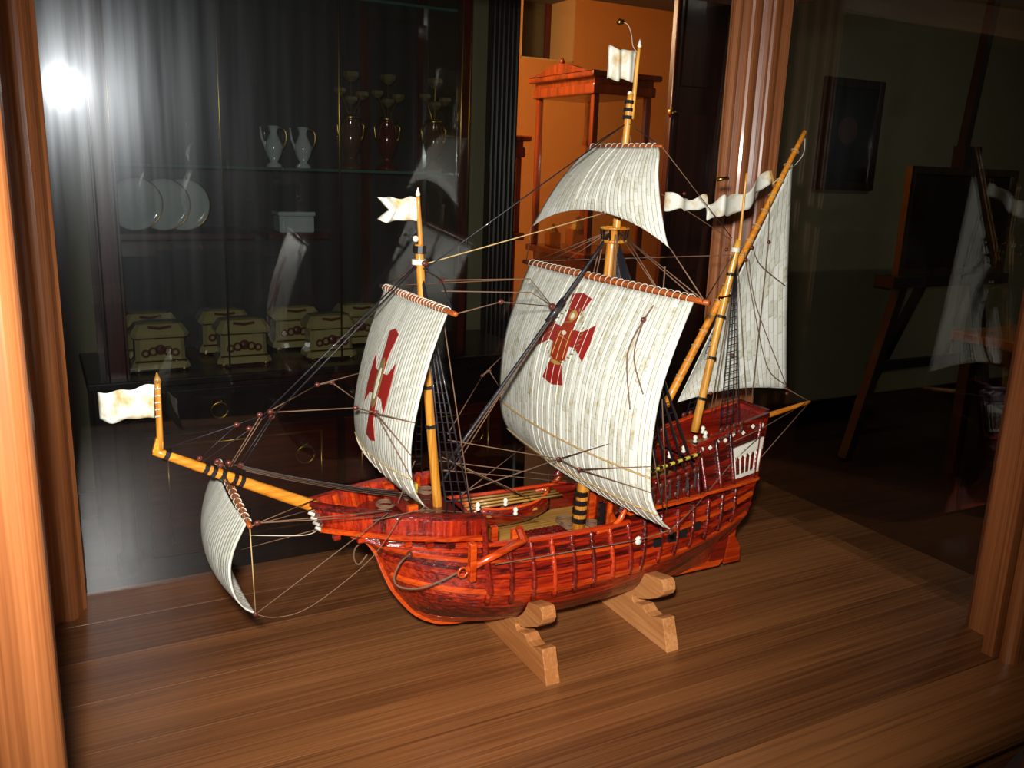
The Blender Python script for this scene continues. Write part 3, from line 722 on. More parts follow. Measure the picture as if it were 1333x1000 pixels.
# ---- masts and spars
def spar(name, pts, r0, r1, mat='spar', parent=ship):
    P = smooth(pts, 6) if len(pts) > 2 else [Vector(pts[0]).lerp(Vector(pts[1]), i / 8) for i in range(9)]
    return MB().tube(P, r0, 12, r1).build(name, mat, parent, True)
def bands(parent, a, b, n, r, mat='lash', w=0.0022):
    a, b = Vector(a), Vector(b); dd = (b - a).normalized()
    for i in range(n):
        p = a.lerp(b, (i + 0.5) / n); MB().tube([p - dd * w, p + dd * w], r, 10).build('band', mat, parent)
fore_top, fore_foot = A(545, 318), A(567, 650)
foremast = spar('foremast', [fore_foot + Vector((0.004, 0, -0.02)), A(558, 520), fore_top], 0.0062, 0.0048)
bands(foremast, A(562, 580), A(548, 370), 4, 0.0068)
MB().lathe([(0.008, -0.003), (0.008, 0.003)], A(545, 341)).build('mast_cap', 'white', foremast)
MB().ball(A(541, 311), 0.0038).build('truck', 'white', foremast, True)
fpole = spar('flagstaff', [A(549, 345), A(544, 253)], 0.0032, 0.0022)
MB().lathe([(0.0012, -0.004), (0.003, 0.0), (0.0012, 0.005), (0.0003, 0.008)], A(544, 253), 8).build('finial', 'white', fpole, True)
bands(fpole, A(546.5, 320), A(546, 330), 2, 0.008)
main_foot, main_top = A(752, 690), A(799, 298)
mainmast = spar('mainmast', [main_foot, A(775, 520), main_top], 0.0095, 0.0072)
bands(mainmast, A(753, 682), A(757, 636), 4, 0.0105, w=0.0035)
# round top platform of the mainmast (under the topsail): floor disc, upper hoop and stanchions
mt_c = A(800, 305)
MB().lathe([(0.010, -0.002), (0.017, 0.0), (0.017, 0.003), (0.010, 0.003)], mt_c + Vector((0, 0, -0.010)), 20).build('mast_top', 'spar', mainmast, True)
MB().tube([mt_c + Vector((0.018 * math.cos(a), 0.018 * math.sin(a), 0.008)) for a in [i * math.pi / 10 for i in range(21)]], 0.0018, 6).build('top_hoop', 'spar', mainmast, True)
for i in range(10):
    a = i * math.pi / 5
    MB().tube([mt_c + Vector((0.016 * math.cos(a), 0.016 * math.sin(a), -0.008)), mt_c + Vector((0.018 * math.cos(a), 0.018 * math.sin(a), 0.008))], 0.0012, 5).build('top_stanchion', 'lash', mainmast)
topmast = spar('topmast', [A(799, 330), A(813, 195), A(821, 122)], 0.0056, 0.004)
bands(topmast, A(819.5, 128), A(816, 158), 3, 0.0062)
MB().ball(A(820, 122), 0.0034).build('truck', 'white', topmast, True)
mpole = spar('flagstaff', [A(822, 155), A(832, 62)], 0.0032, 0.0022)
MB().lathe([(0.0012, -0.004), (0.003, 0.0), (0.0012, 0.005), (0.0003, 0.008)], A(832.5, 60), 8).build('finial', 'white', mpole, True)
mizzen = spar('mizzenmast', [A(904, 562), A(935, 425), A(962, 312)], 0.0062, 0.0045)
bands(mizzen, A(908, 545), A(958, 330), 4, 0.0068)
MB().lathe([(0.006, -0.003), (0.006, 0.003)], A(957.5, 325)).build('mast_cap', 'white', mizzen)
zpole = spar('flagstaff', [A(961, 330), A(972, 225)], 0.0024, 0.0016)
lateen = spar('lateen_yard', [A(866, 528, 0.012), A(955, 355, 0.012), A(1048, 171, 0.012)], 0.0062, 0.0034, 'sparx')
bands(lateen, A(880, 500, 0.012), A(1040, 187, 0.012), 16, 0.0062, 'tan_rope', 0.0008)
MB().tube([A(941, 392, 0.02), A(937, 388, -0.008), A(950, 385, -0.008), A(946, 395, 0.02)], 0.0025, 6).build('yard_parrel', 'gilt', lateen, True)
sprit = spar('bowsprit', [A(415, 661), A(300, 622), A(200, 587)], 0.0076, 0.0046, 'sparx')
for p in ((268, 610), (278, 614), (290, 618), (305, 624), (314, 627), (217, 592)):
    a = A(*p); dd = (A(400, 656) - A(203, 588)).normalized(); MB().tube([a - dd * 0.0025, a + dd * 0.0025], 0.0072, 10).build('band', 'lash', sprit)
spole = spar('jack_staff', [A(209, 588), A(205, 497)], 0.0036, 0.003, 'spar')
MB().lathe([(0.002, -0.004), (0.0042, 0.0), (0.003, 0.004), (0.0005, 0.010)], A(205, 497), 8).build('finial', 'deck', spole, True)
MB().prism([(p.x, Y0 - 0.003, p.z) for p in (A(198, 588), A(211, 590), A(212, 575), A(203, 570))], (0, 0.006, 0)).build('jack_chock', 'sparx', spole)
boom = spar('stern_boom', [A(975, 549), A(1054, 523)], 0.005, 0.0028, 'sparx')
# yards (horizontal, athwartships)
def yard(name, x, z, h, r, rake=0.0):
    return MB().tube([(x, Y0 - h + 2 * h * i / 12, z + rake * (i / 6 - 1)) for i in range(13)], lambda t: r * (1 - 0.45 * abs(2 * t - 1)), 10).build(name, 'yard', ship, True)
main_yard = yard('main_yard', 0.651, 0.4815, 0.212, 0.0058)
fore_yard = yard('fore_yard', 0.389, 0.4655, 0.116, 0.0048)
top_yard = yard('topsail_yard', 0.672, 0.650, 0.080, 0.0034)
sprit_yard = yard('spritsail_yard', 0.172, 0.258, 0.092, 0.0042, 0.008)

# ---- sails
MAINP = smooth([(0.648, 0.479, 0), (0.626, 0.424, 0), (0.611, 0.373, 0), (0.605, 0.312, 0), (0.609, 0.256, 0), (0.624, 0.224, 0), (0.642, 0.206, 0)], 6)
FOREP = smooth([(0.387, 0.463, 0), (0.370, 0.420, 0), (0.356, 0.370, 0), (0.347, 0.323, 0), (0.347, 0.285, 0), (0.353, 0.262, 0), (0.363, 0.246, 0)], 6)
SPRP = smooth([(0.170, 0.256, 0), (0.157, 0.228, 0), (0.152, 0.203, 0), (0.155, 0.176, 0), (0.164, 0.157, 0), (0.176, 0.146, 0)], 6)
TOPP = smooth([(0.671, 0.648, 0), (0.652, 0.615, 0), (0.639, 0.575, 0), (0.632, 0.537, 0)], 8)
def prof(P, v):
    f = v * (len(P) - 1); i = min(int(f), len(P) - 2); return P[i].lerp(P[i + 1], f - i)
def sq_sail(P, h0, h1, belly, arch=0.0, twist=0.0):
    def f(u, v):
        p = prof(P, v); h = h0 + (h1 - h0) * v; s = 2 * u - 1
        bl = belly * (1 - s * s) * math.sin(math.pi * min(1, 0.12 + v * 0.80))
        return Vector((p.x - bl, Y0 + s * h, p.y + arch * (1 - s * s) * v ** 3 + twist * s * (1 - v)))
    return f
main_f = sq_sail(MAINP, 0.19, 0.19, 0.018, -0.006)
fore_f = sq_sail(FOREP, 0.098, 0.098, 0.012, -0.003)
top_f = sq_sail(TOPP, 0.075, 0.16, 0.012, 0.034)
spr_f = sq_sail(SPRP, 0.082, 0.082, 0.012, 0.0, 0.006)
TH = 0.0012
main_s = MB().sheet(main_f, 48, 40, TH).build('mainsail', 'sail_main', ship, True)
fore_s = MB().sheet(fore_f, 40, 32, TH).build('foresail', 'sail_fore', ship, True)
top_s = MB().sheet(top_f, 36, 24, TH).build('topsail', 'sail_top', ship, True)
spr_s = MB().sheet(spr_f, 30, 24, TH).build('spritsail', 'sail_sprit', ship, True)
lz0, lz1, clew = A(882, 524, 0.016), A(1032, 212, 0.016), A(1024, 506, 0.016)
def miz_f(u, v):
    a = lz0.lerp(lz1, u); c = lz0.lerp(clew, u)
    p = a.lerp(c, v); s = math.sin(math.pi * u) * math.sin(math.pi * v)
    p = p + Vector((0, 0.012 * s, 0))
    p.z += 0.010 * v * math.sin(math.pi * u) ; p.x -= 0.004 * math.sin(math.pi * v) * u
    return p
miz_s = MB().sheet(miz_f, 30, 30, TH).build('mizzen_sail', 'sail_mizzen', ship, True)
# normals of the sail front (towards the bow): cords and emblems lie on it
def front(f, u, v, off):
    e = 0.01
    p = f(u, v); a = f(min(1, u + e), v) - f(max(0, u - e), v); b = f(u, min(1, v + e)) - f(u, max(0, v - e))
    n = a.cross(b).normalized()
    if n.x > 0: n = -n
    return p + n * off
def cords(f, us, name, mat, parent, r, v0=0.0, v1=1.0, n=22):
    for u in us:
        MB().tube([front(f, u, v0 + (v1 - v0) * i / n, TH * 0.5 + r * 0.5) for i in range(n + 1)], r, 4).build(name, mat, parent, True)
cords(main_f, [0.03 + 0.042 * k for k in range(16)], 'seam_cord', 'white', main_s, 0.0006)
cords(top_f, [0.1 + 0.09 * k for k in range(7)], 'seam_cord', 'white', top_s, 0.0004)
def twisted(f, v, name, parent, r=0.0009, n=70, wob=0.0012):
    for ph in (0, math.pi):
        MB().tube([front(f, i / n, v(i / n) + wob * 2 * math.cos(i * 1.25 + ph), TH * 0.5 + r + 0.0004 * math.sin(i * 1.25 + ph)) for i in range(n + 1)], r, 4).build(name, 'tan_rope', parent, True)
twisted(main_f, lambda u: 0.60, 'reef_cord', main_s)
twisted(main_f, lambda u: 0.80, 'reef_cord', main_s)
twisted(fore_f, lambda u: 0.70, 'reef_cord', fore_s, 0.0006)
for k in range(9):
    u = 0.08 + 0.105 * k
    MB().tube([front(fore_f, u + 0.012 * math.sin(i * 0.9 + k), 0.70 + 0.028 * i, TH * 0.5 + 0.0009) for i in range(7)], 0.0007, 4).build('reef_point', 'pale_rope', fore_s, True)
# yard lashings wrapped round yard and sail head
def lashings(f, yo, n, r, parent, raked=False):
    for k in range(n):
        u = (k + 0.5) / n; p = f(u, 0.0)
        c = Vector((yo[0], p.y, p.z if raked else yo[1]))
        pts = [c + Vector((r * math.cos(a), 0.0012 * a, r * math.sin(a))) for a in [i * math.pi / 5 for i in range(11)]]
        MB().tube(pts, 0.0006, 4).build('robband', 'pale_rope', parent, True)
lashings(main_f, (0.651, 0.4815), 30, 0.0058, main_yard)
lashings(fore_f, (0.389, 0.4655), 22, 0.0048, fore_yard)
lashings(top_f, (0.672, 0.650), 12, 0.0038, top_yard)
lashings(lambda u, v: Vector((0.172, Y0 - 0.085 + 0.17 * u, 0.258 - 0.008 + 0.016 * u)), (0.172, 0.258), 14, 0.0042, sprit_yard, True)
# emblem: flared red cross
def patch(f, cu, cv, su, sv, poly, name, mat, parent, off):
    """polygon fan in sail coordinates laid on the cloth, subdivided by rings"""
    c = (sum(p[0] for p in poly) / len(poly), sum(p[1] for p in poly) / len(poly))
    dens = []
    for a, b in zip(poly, poly[1:] + poly[:1]):
        for k in range(4): dens.append((a[0] + (b[0] - a[0]) * k / 4, a[1] + (b[1] - a[1]) * k / 4))
    R = 4; vs = []; fs = []; n = len(dens)
    def pt(q, o): return front(f, cu + q[0] * su, cv + q[1] * sv, o)
    for lay, o in ((0, off), (1, TH * 0.4)):
        for r in range(1, R + 1):
            for q in dens: vs.append(pt((c[0] + (q[0] - c[0]) * r / R, c[1] + (q[1] - c[1]) * r / R), o))
        vs.append(pt(c, o))
    K = n * R + 1
    for r in range(R - 1):
        for i in range(n): fs.append((r * n + i, r * n + (i + 1) % n, (r + 1) * n + (i + 1) % n, (r + 1) * n + i))
    for i in range(n):
        fs.append((n * R, (i + 1) % n, i)); fs.append(((R - 1) * n + i, (R - 1) * n + (i + 1) % n, K + (R - 1) * n + (i + 1) % n, K + (R - 1) * n + i))
    return MB().add(vs, fs).build(name, mat, parent)
def cross(f, cu, cv, su, sv, parent, foot=1.25):
    b = 0.22
    arms = {'up': [(-0.42, -1.0), (0, -1.08), (0.42, -1.0), (0.26, -0.6), (b, 0), (-b, 0), (-0.26, -0.6)],
            'dn': [(-b, 0), (b, 0), (0.24, 0.7), (0.46, foot - 0.05), (0, foot + 0.03), (-0.46, foot - 0.05), (-0.24, 0.7)],
            'lf': [(0, -b), (0, b), (-0.6, 0.24), (-1.0, 0.5), (-1.06, 0), (-1.0, -0.5), (-0.6, -0.24)],
            'rt': [(0, b), (0, -b), (0.6, -0.24), (1.0, -0.5), (1.06, 0), (1.0, 0.5), (0.6, 0.24)]}
    o = None
    for k, a in arms.items():
        q = patch(f, cu, cv, su, sv, a, 'cross_arm', 'redcross', parent, TH * 0.5 + 0.0005)
    return q
MCU, MCV, MSU, MSV = 0.53, 0.225, 0.15, 0.15
cross(main_f, MCU, MCV, MSU, MSV, main_s)
FCU, FCV, FSU, FSV = 0.50, 0.345, 0.17, 0.20
cross(fore_f, FCU, FCV, FSU, FSV, fore_s)
def ell(rx, ry, n, cx=0, cy=0): return [(cx + rx * math.cos(2 * math.pi * i / n), cy + ry * math.sin(2 * math.pi * i / n)) for i in range(n)]
# embroidered figure in a rope wreath over the crossing of the main cross
patch(main_f, MCU, MCV, MSU, MSV, [(-0.2, -0.42), (0.12, -0.5), (0.3, -0.2), (0.36, 0.2), (0.30, 0.62), (0, 0.74), (-0.34, 0.62), (-0.34, 0.1)], 'emblem_robe', 'robe', main_s, TH * 0.5 + 0.0009)
patch(main_f, MCU, MCV, MSU, MSV, ell(0.16, 0.13, 10, -0.02, -0.55), 'emblem_halo', 'gold_emb', main_s, TH * 0.5 + 0.0012)
patch(main_f, MCU, MCV, MSU, MSV, ell(0.07, 0.07, 8, -0.02, -0.54), 'emblem_face', 'white', main_s, TH * 0.5 + 0.0015)
patch(main_f, MCU, MCV, MSU, MSV, ell(0.10, 0.06, 8, 0.05, -0.08), 'emblem_sleeve', 'white', main_s, TH * 0.5 + 0.0012)
patch(main_f, MCU, MCV, MSU, MSV, ell(0.22, 0.05, 10, 0.0, 0.74), 'emblem_hem', 'gold_emb', main_s, TH * 0.5 + 0.0012)
for q0, q1 in (((-0.22, -0.2), (-0.26, 0.6)), ((0.02, -0.05), (-0.02, 0.66)), ((0.2, -0.1), (0.22, 0.58)), ((-0.24, 0.1), (0.26, 0.0)), ((-0.1, -0.42), (0.14, -0.36))):
    MB().tube([front(main_f, MCU + (q0[0] + (q1[0] - q0[0]) * i / 6) * MSU, MCV + (q0[1] + (q1[1] - q0[1]) * i / 6) * MSV, TH * 0.5 + 0.0012) for i in range(7)], 0.0005, 4).build('emblem_thread', 'gold_emb', main_s)
for k in range(30):
    a = 2 * math.pi * k / 30
    if abs(math.cos(a)) < 0.25: continue
    q = (0.62 * math.cos(a), 0.70 * math.sin(a)); q2 = (0.70 * math.cos(a + 0.09), 0.76 * math.sin(a + 0.09))
    MB().tube([front(main_f, MCU + q[0] * MSU, MCV + q[1] * MSV, TH * 0.5 + 0.0008), front(main_f, MCU + q2[0] * MSU, MCV + q2[1] * MSV, TH * 0.5 + 0.0008)], 0.0009, 5).build('emblem_wreath', 'brown_emb', main_s)
patch(fore_f, FCU, FCV, FSU, FSV, ell(0.26, 0.5, 12), 'emblem_robe', 'brown_emb', fore_s, TH * 0.5 + 0.0009)
patch(fore_f, FCU, FCV, FSU, FSV, ell(0.12, 0.32, 10), 'emblem_shield', 'white', fore_s, TH * 0.5 + 0.0012)

# ---- flags
def flag(name, f, nu=18, nv=8, mat='flag'):
    return MB().sheet(f, nu, nv, 0.0007).build(name, mat, ship, True)
def quad_flag(tl, tr, br, bl, amp, waves, dy=0.0, ph=0.0, notch=0.0):
    tl, tr, br, bl = A(*tl, dy), A(*tr, dy), A(*br, dy), A(*bl, dy)
    def f(u, v):
        uu = u * (1 - notch * (1 - abs(2 * v - 1))) if notch else u
        p = tl.lerp(tr, 1 - uu).lerp(bl.lerp(br, 1 - uu), v)
        s = math.sin(waves * math.pi * u + ph + v * 0.7) * amp * (0.3 + u)
        return p + Vector((0.15 * s, s, 0.35 * s + 0.0012 * math.sin(9 * u + 5 * v)))
    return f
flag('bow_flag', quad_flag((127, 513), (201, 501), (201, 543), (130, 550), 0.003, 4.2))
flag('fore_flag', quad_flag((491, 257), (543, 258), (543, 287), (492, 288), 0.0035, 4, notch=0.28))
flag('main_flag', quad_flag((790, 60), (829, 68), (825, 107), (787, 101), 0.006, 5, ph=1.0), 22, 8)
# long mizzen pennant, twisting along its fly
PEN = smooth([A(1004, 232, 0.012), A(985, 243, 0.012), A(970, 262, 0.004), A(950, 268, -0.004), A(935, 268, 0), A(925, 278, 0.012), A(915, 262, 0.02), A(900, 268, 0.016), A(885, 264, 0.022), A(868, 262, 0.028)], 5)
def pen(u, v):
    f = u * (len(PEN) - 1); i = min(int(f), len(PEN) - 2); p = PEN[i].lerp(PEN[i + 1], f - i)
    hw = interp(u, [(0, 0.010), (0.15, 0.012), (0.4, 0.014), (0.55, 0.010), (0.65, 0.009), (1, 0.006)]); s = v - 0.5
    fork = 0.007 * max(0, (u - 0.86) / 0.14) * (1 if s > 0 else -1)
    return p + Vector((0, 0.006 * math.sin(u * 26), -2 * s * hw + fork * -1 + 0.0016 * math.sin(u * 48 + v * 2)))
flag('pennant', pen, 60, 6)
MB().tube([A(1003, 222, 0.012), A(1008, 244, 0.012)], 0.002, 6).build('pennant_stick', 'deck', ship)
MB().tube([A(933, 234, 0.02), A(940, 233, 0.016), A(948, 232, 0.014)], 0.003, 6).build('gilt_scroll', 'gilt', ship, True)
MB().tube([A(805, 31, 0.02), A(807, 27, 0.02), A(811, 29, 0.02)], 0.003, 6).build('gilt_tassel', 'gilt', ship, True)

# ---- rigging
def rope(name, pts, r=0.0011, mat='rope', sag=0.0, curve=False):
    P = [Vector(p) for p in pts]
    if curve: P = smooth(P, 6)
    elif sag and len(P) == 2:
        a, b = P; P = [a.lerp(b, i / 10) - Vector((0, 0, sag * 4 * (i / 10) * (1 - i / 10))) for i in range(11)]
    return MB().tube(P, r * 0.68, 5).build(name, mat, ship, True)
def block(p, r=0.0042): return MB().ball(p, r * 0.72, 8, (1.25, 0.8, 1.0)).build('block', 'block', ship, True)
def leech(f, v, u=0.0): return Vector(f(u, v)) + Vector((0.0, -0.001 if u < 0.5 else 0.001, 0))
FT = A(547, 347); MT = A(800, 300)
# forestays to the bowsprit
for e, dy in (((340, 543), 0.002), ((352, 545), -0.004)):
    rope('forestay', [FT + Vector((-0.006, dy, 0)), A(*e, dy)], 0.0015, 'black_rope')
for p in ((338, 540), (352, 536), (354, 543), (308, 553), (324, 558), (260, 597)): block(A(*p))
for a, b in (((338, 543), (298, 608)), ((341, 545), (301, 608)), ((351, 545), (306, 612)), ((354, 545), (311, 614))):
    rope('stay_tackle', [A(*a), A(*b)], 0.0009, 'rope' if a[0] < 350 else 'black_rope')
rope('flagstaff_stay', [A(215, 584), A(308, 553), A(340, 541)], 0.0009, 'black_rope')
rope('bowsprit_lift', [A(262, 602), A(324, 560), A(352, 537)], 0.0009, 'black_rope')
rope('bowsprit_lift', [A(260, 597), A(308, 553)], 0.0009, 'black_rope')
# bowlines of the foresail, near and far
bl0 = Vector(fore_f(0.42, 0.63)) + Vector((-0.025, 0, 0.004))
b1, b2 = at(463, 531, y=Y0 - 0.02), at(489, 537, y=Y0 - 0.055)
rope('bowline', [A(352, 537), b1]); rope('bowline', [b1, leech(fore_f, 0.42)]); rope('bowline', [b1, b2])
rope('bowline', [b2, leech(fore_f, 0.56)]); rope('bowline', [b2, leech(fore_f, 0.70)]); block(b1); block(b2)
b3, b4 = at(413, 501, y=Y0 + 0.09), at(432, 498, y=Y0 + 0.095)
rope('bowline', [A(340, 541), b3]); rope('bowline', [b3, leech(fore_f, 0.38, 1)]); rope('bowline', [b3, b4]); rope('bowline', [b4, leech(fore_f, 0.5, 1)]); block(b3); block(b4)
# lines from the bowsprit back to the forecastle
for k in range(6):
    rope('bow_line', [A(300 + 4 * k, 603 + 2 * k, -0.004 + 0.002 * k), at(520 + 8 * k, 640 + 2.2 * k, y=Y0 - 0.05 + 0.012 * k)], 0.001, 'rope' if k % 2 else 'black_rope', sag=0.004)
for p in ((287, 606), (298, 603), (313, 606), (283, 601)): block(A(*p, -0.004), 0.0045)
# spritsail braces, sheets and lifts
sN = Vector((0.172, Y0 - 0.090, 0.250)); sc_n = leech(spr_f, 1.0); sc_f = leech(spr_f, 1.0, 1)
rope('sprit_brace', [sN, at(411, 662, y=Y0 - 0.006)], 0.0009)
rope('sprit_brace', [sN, at(411, 650, y=Y0 - 0.006)], 0.0009)
bk = at(335, 681, y=Y0 - 0.085); block(bk)
rope('sprit_brace', [bk, at(510, 665, y=Y0 - 0.068)], 0.0009); rope('sprit_brace', [bk, at(500, 672, y=Y0 - 0.068)], 0.0009)
rope('sprit_clewline', [sN, sc_n], 0.0009, 'tan_rope')
rope('sprit_lift', [A(290, 616, -0.008), sN], 0.0009); rope('sprit_lift', [A(293, 618, -0.008), sN + Vector((0, 0.01, 0))], 0.0009)
rope('sprit_sheet', [sc_n, at(505, 668, y=Y0 - 0.07)], 0.0009)
rope('sprit_sheet', [sc_n, at(355, 804, y=Y0 - 0.085), at(390, 797, y=Y0 - 0.085), at(430, 772, y=Y0 - 0.085), at(485, 725, y=Y0 - 0.083), at(522, 672, y=Y0 - 0.074)], 0.0008, 'rope', curve=True)
block(sc_n, 0.0036)
rope('sprit_sheet', [sc_f, at(418, 688, y=Y0 + 0.01)], 0.0009)
rope('head_cord', [at(326, 697, y=Y0 + 0.03), at(395, 697, y=Y0 + 0.02), at(415, 689, y=Y0 + 0.005)], 0.0009, 'pale_rope', curve=True)
# coiled line hanging under the bow on the far side
rope('bow_hook', [at(476, 704, y=Y0 + 0.004), at(463, 713, y=Y0 + 0.01), at(461, 727, y=Y0 + 0.012), at(467, 735, y=Y0 + 0.012), at(478, 722, y=Y0 + 0.01)], 0.0016, 'rope', curve=True)
# anchor cable
rope('anchor_cable', [at(533, 722, y=Y0 - 0.058), at(521, 733, y=Y0 - 0.072), at(513, 752, y=Y0 - 0.072), at(520, 764, y=Y0 - 0.076), at(545, 766, y=Y0 - 0.09), at(575, 756, y=Y0 - 0.094), at(600, 743, y=Y0 - 0.095)], 0.0019, 'rope', curve=True)
# clew rope of the mainsail running forward along the side, and aft
mc = leech(main_f, 1.0)
rope('main_tack', [at(645, 735, y=Y0 - 0.096), at(832, 703, y=Y0 - 0.105), mc], 0.0012)
MB().ball(at(831, 704, y=Y0 - 0.104), 0.0055, 8, (1, 0.6, 1.2)).build('block', 'white', ship, True)
block(mc + Vector((0, 0, -0.002)), 0.005)
rope('main_sheet', [mc, at(905, 660, y=Y0 - 0.075), at(955, 600, y=Y0 - 0.05), at(990, 568, y=Y0 - 0.045)], 0.0012)
rope('fore_sheet', [leech(fore_f, 1.0), at(560, 664, y=Y0 - 0.072), at(700, 674, y=Y0 - 0.05)], 0.0011)
rope('fore_tack', [leech(fore_f, 1.0), at(548, 664, y=Y0 - 0.075), at(485, 678, y=Y0 - 0.068)], 0.0011)
# mainstay: thick, black, from the maintop down to the foremast foot
ms0, ms1 = A(795, 303), A(585, 600)
MB().tube([ms0.lerp(ms1, i / 10) for i in range(11)], 0.0024, 6).build('mainstay', 'black_rope', ship, True)
MB().tube([ms0.lerp(ms1, 0.30), ms0.lerp(ms1, 0.40)], 0.0042, 8).build('mainstay_mouse', 'black_rope', ship, True)
hb_ = at(719, 399, y=Y0 - 0.006); block(hb_, 0.006)
rope('stay_tackle', [ms0.lerp(ms1, 0.38) + Vector((0, -0.004, 0)), A(596, 592, -0.004)], 0.0011); rope('stay_tackle', [ms0.lerp(ms1, 0.38) + Vector((0, 0.004, 0)), A(590, 612, 0.004)], 0.0011)
for k in range(3): rope('lanyard', [A(600 - 5 * k, 590 + 8 * k, 0.002 * k), A(566 + 2 * k, 640, 0.006 * k)], 0.0011, 'black_rope')
# main topmast stay and topsail bowline to the foretop
for dy in (-0.004, 0.003): rope('topmast_stay', [A(817, 160), A(554, 350, dy)], 0.0013, 'black_rope')
tb = at(788, 277, y=Y0 - 0.03); block(tb, 0.0046)
rope('topsail_bowline', [A(556, 343), tb], 0.0011, 'tan_rope'); rope('topsail_bowline', [tb, leech(top_f, 0.36)]); rope('topsail_bowline', [tb, leech(top_f, 0.58)])
for a, b in (((575, 365), (690, 363)), ((575, 379), (692, 381))):
    rope('fore_brace', [at(*a, y=Y0 - 0.02), at(*b, y=Y0 - 0.01), hb_], 0.0010)
rope('fore_brace', [Vector((0.389, Y0 - 0.114, 0.4655)), at(652, 393, y=Y0 - 0.05), hb_], 0.0010); block(at(652, 393, y=Y0 - 0.05))
rope('fore_brace', [Vector((0.389, Y0 + 0.114, 0.4655)), at(690, 363, y=Y0 + 0.05), hb_], 0.0010)
block(at(575, 365, y=Y0 - 0.02)); block(at(553, 343, y=Y0 - 0.008), 0.005)
rope('fore_lift', [FT, at(575, 365, y=Y0 - 0.03), Vector((0.389, Y0 - 0.108, 0.4665))], 0.0013, 'black_rope'); rope('fore_lift', [FT, Vector((0.389, Y0 + 0.108, 0.4665))], 0.0011)
# lifts of the main yard, topsail sheets, braces to the mizzen
my = lambda y: Vector((0.651, Y0 + y, 0.4825))
for y in (-0.205, -0.19, -0.12, 0.12, 0.19, 0.16): rope('main_lift', [MT + Vector((0, 0.006 if y > 0 else -0.006, 0)), my(y)], 0.0010)
for y in (-0.06, -0.045, 0.03, 0.045): rope('yard_tie', [MT + Vector((-0.008, y * 0.3, -0.004)), my(y * 0.5)], 0.0014)
rope('topsail_sheet', [leech(top_f, 1.0), my(-0.205)], 0.0012); rope('topsail_sheet', [leech(top_f, 1.0, 1), my(0.205)], 0.0010)
block(my(-0.205))
rope('main_brace', [my(-0.205), A(957, 328)], 0.0011, 'black_rope'); rope('main_brace', [my(0.205), A(957, 332)], 0.0011)
rope('topsail_brace', [Vector((0.672, Y0 - 0.079, 0.650)), A(953, 310)], 0.0009); rope('topsail_brace', [Vector((0.672, Y0 + 0.079, 0.650)), A(953, 313)], 0.0009)
block(at(891, 252, y=Y0 - 0.04), 0.003)
for y in (-0.078, 0.078): rope('topsail_lift', [A(817, 160), Vector((0.672, Y0 + y, 0.650))], 0.0011, 'black_rope')
rope('topmast_tie', [A(811, 175), A(808, 194)], 0.0012); rope('topmast_tie', [A(819, 172), A(822, 192)], 0.0012)
# hanging tackle on the near half of the main yard
hk = front(main_f, 0.155, 0.10, 0.006); block(hk, 0.0048)
rope('yard_pendant', [my(-0.13) + Vector((0, 0, 0.03)), my(-0.13), hk], 0.0015); rope('yard_pendant', [MT + Vector((0.004, -0.012, 0)), my(-0.13) + Vector((-0.007, 0, 0.002))], 0.0011)
rope('clew_garnet', [hk, front(main_f, 0.17, 0.22, 0.004), front(main_f, 0.10, 0.40, 0.003)], 0.0013, curve=True)
rope('clew_garnet', [hk, front(main_f, 0.14, 0.22, 0.004), front(main_f, 0.06, 0.34, 0.003)], 0.0013, curve=True)
# bowlines of the mainsail
m1, m2 = front(main_f, 0.42, 0.66, 0.014), front(main_f, 0.30, 0.66, 0.014)
rope('bowline', [m1, leech(main_f, 0.44)]); rope('bowline', [m1, m2]); rope('bowline', [m2, leech(main_f, 0.56)]); rope('bowline', [m2, leech(main_f, 0.66)])
rope('bowline', [m1, A(583, 573)]); rope('bowline', [m1, at(600, 642, y=Y0 - 0.03)]); block(m1); block(m2)
m3, m4 = at(628, 489, y=Y0 + 0.17), at(637, 483, y=Y0 + 0.175)
rope('bowline', [m3, leech(main_f, 0.42, 1)]); rope('bowline', [m3, m4]); rope('bowline', [m4, leech(main_f, 0.55, 1)]); rope('bowline', [m3, A(583, 565)]); block(m3, 0.0036); block(m4, 0.0036)
# crossing lines over the waist
for a, b, ya, yb in (((572, 600), (745, 622), 0.0, 0.02), ((575, 612), (745, 628), 0.0, 0.03), ((575, 595), (690, 648), 0.0, -0.02), ((590, 603), (680, 646), 0.0, 0.03),
                     ((600, 645), (690, 575), 0.04, 0.16), ((575, 400), (612, 655), -0.03, -0.075), ((518, 655), (540, 600), -0.05, -0.04), ((716, 600), (712, 652), 0.15, 0.06)):
    rope('running_line', [at(*a, y=Y0 + ya), at(*b, y=Y0 + yb)], 0.0011)
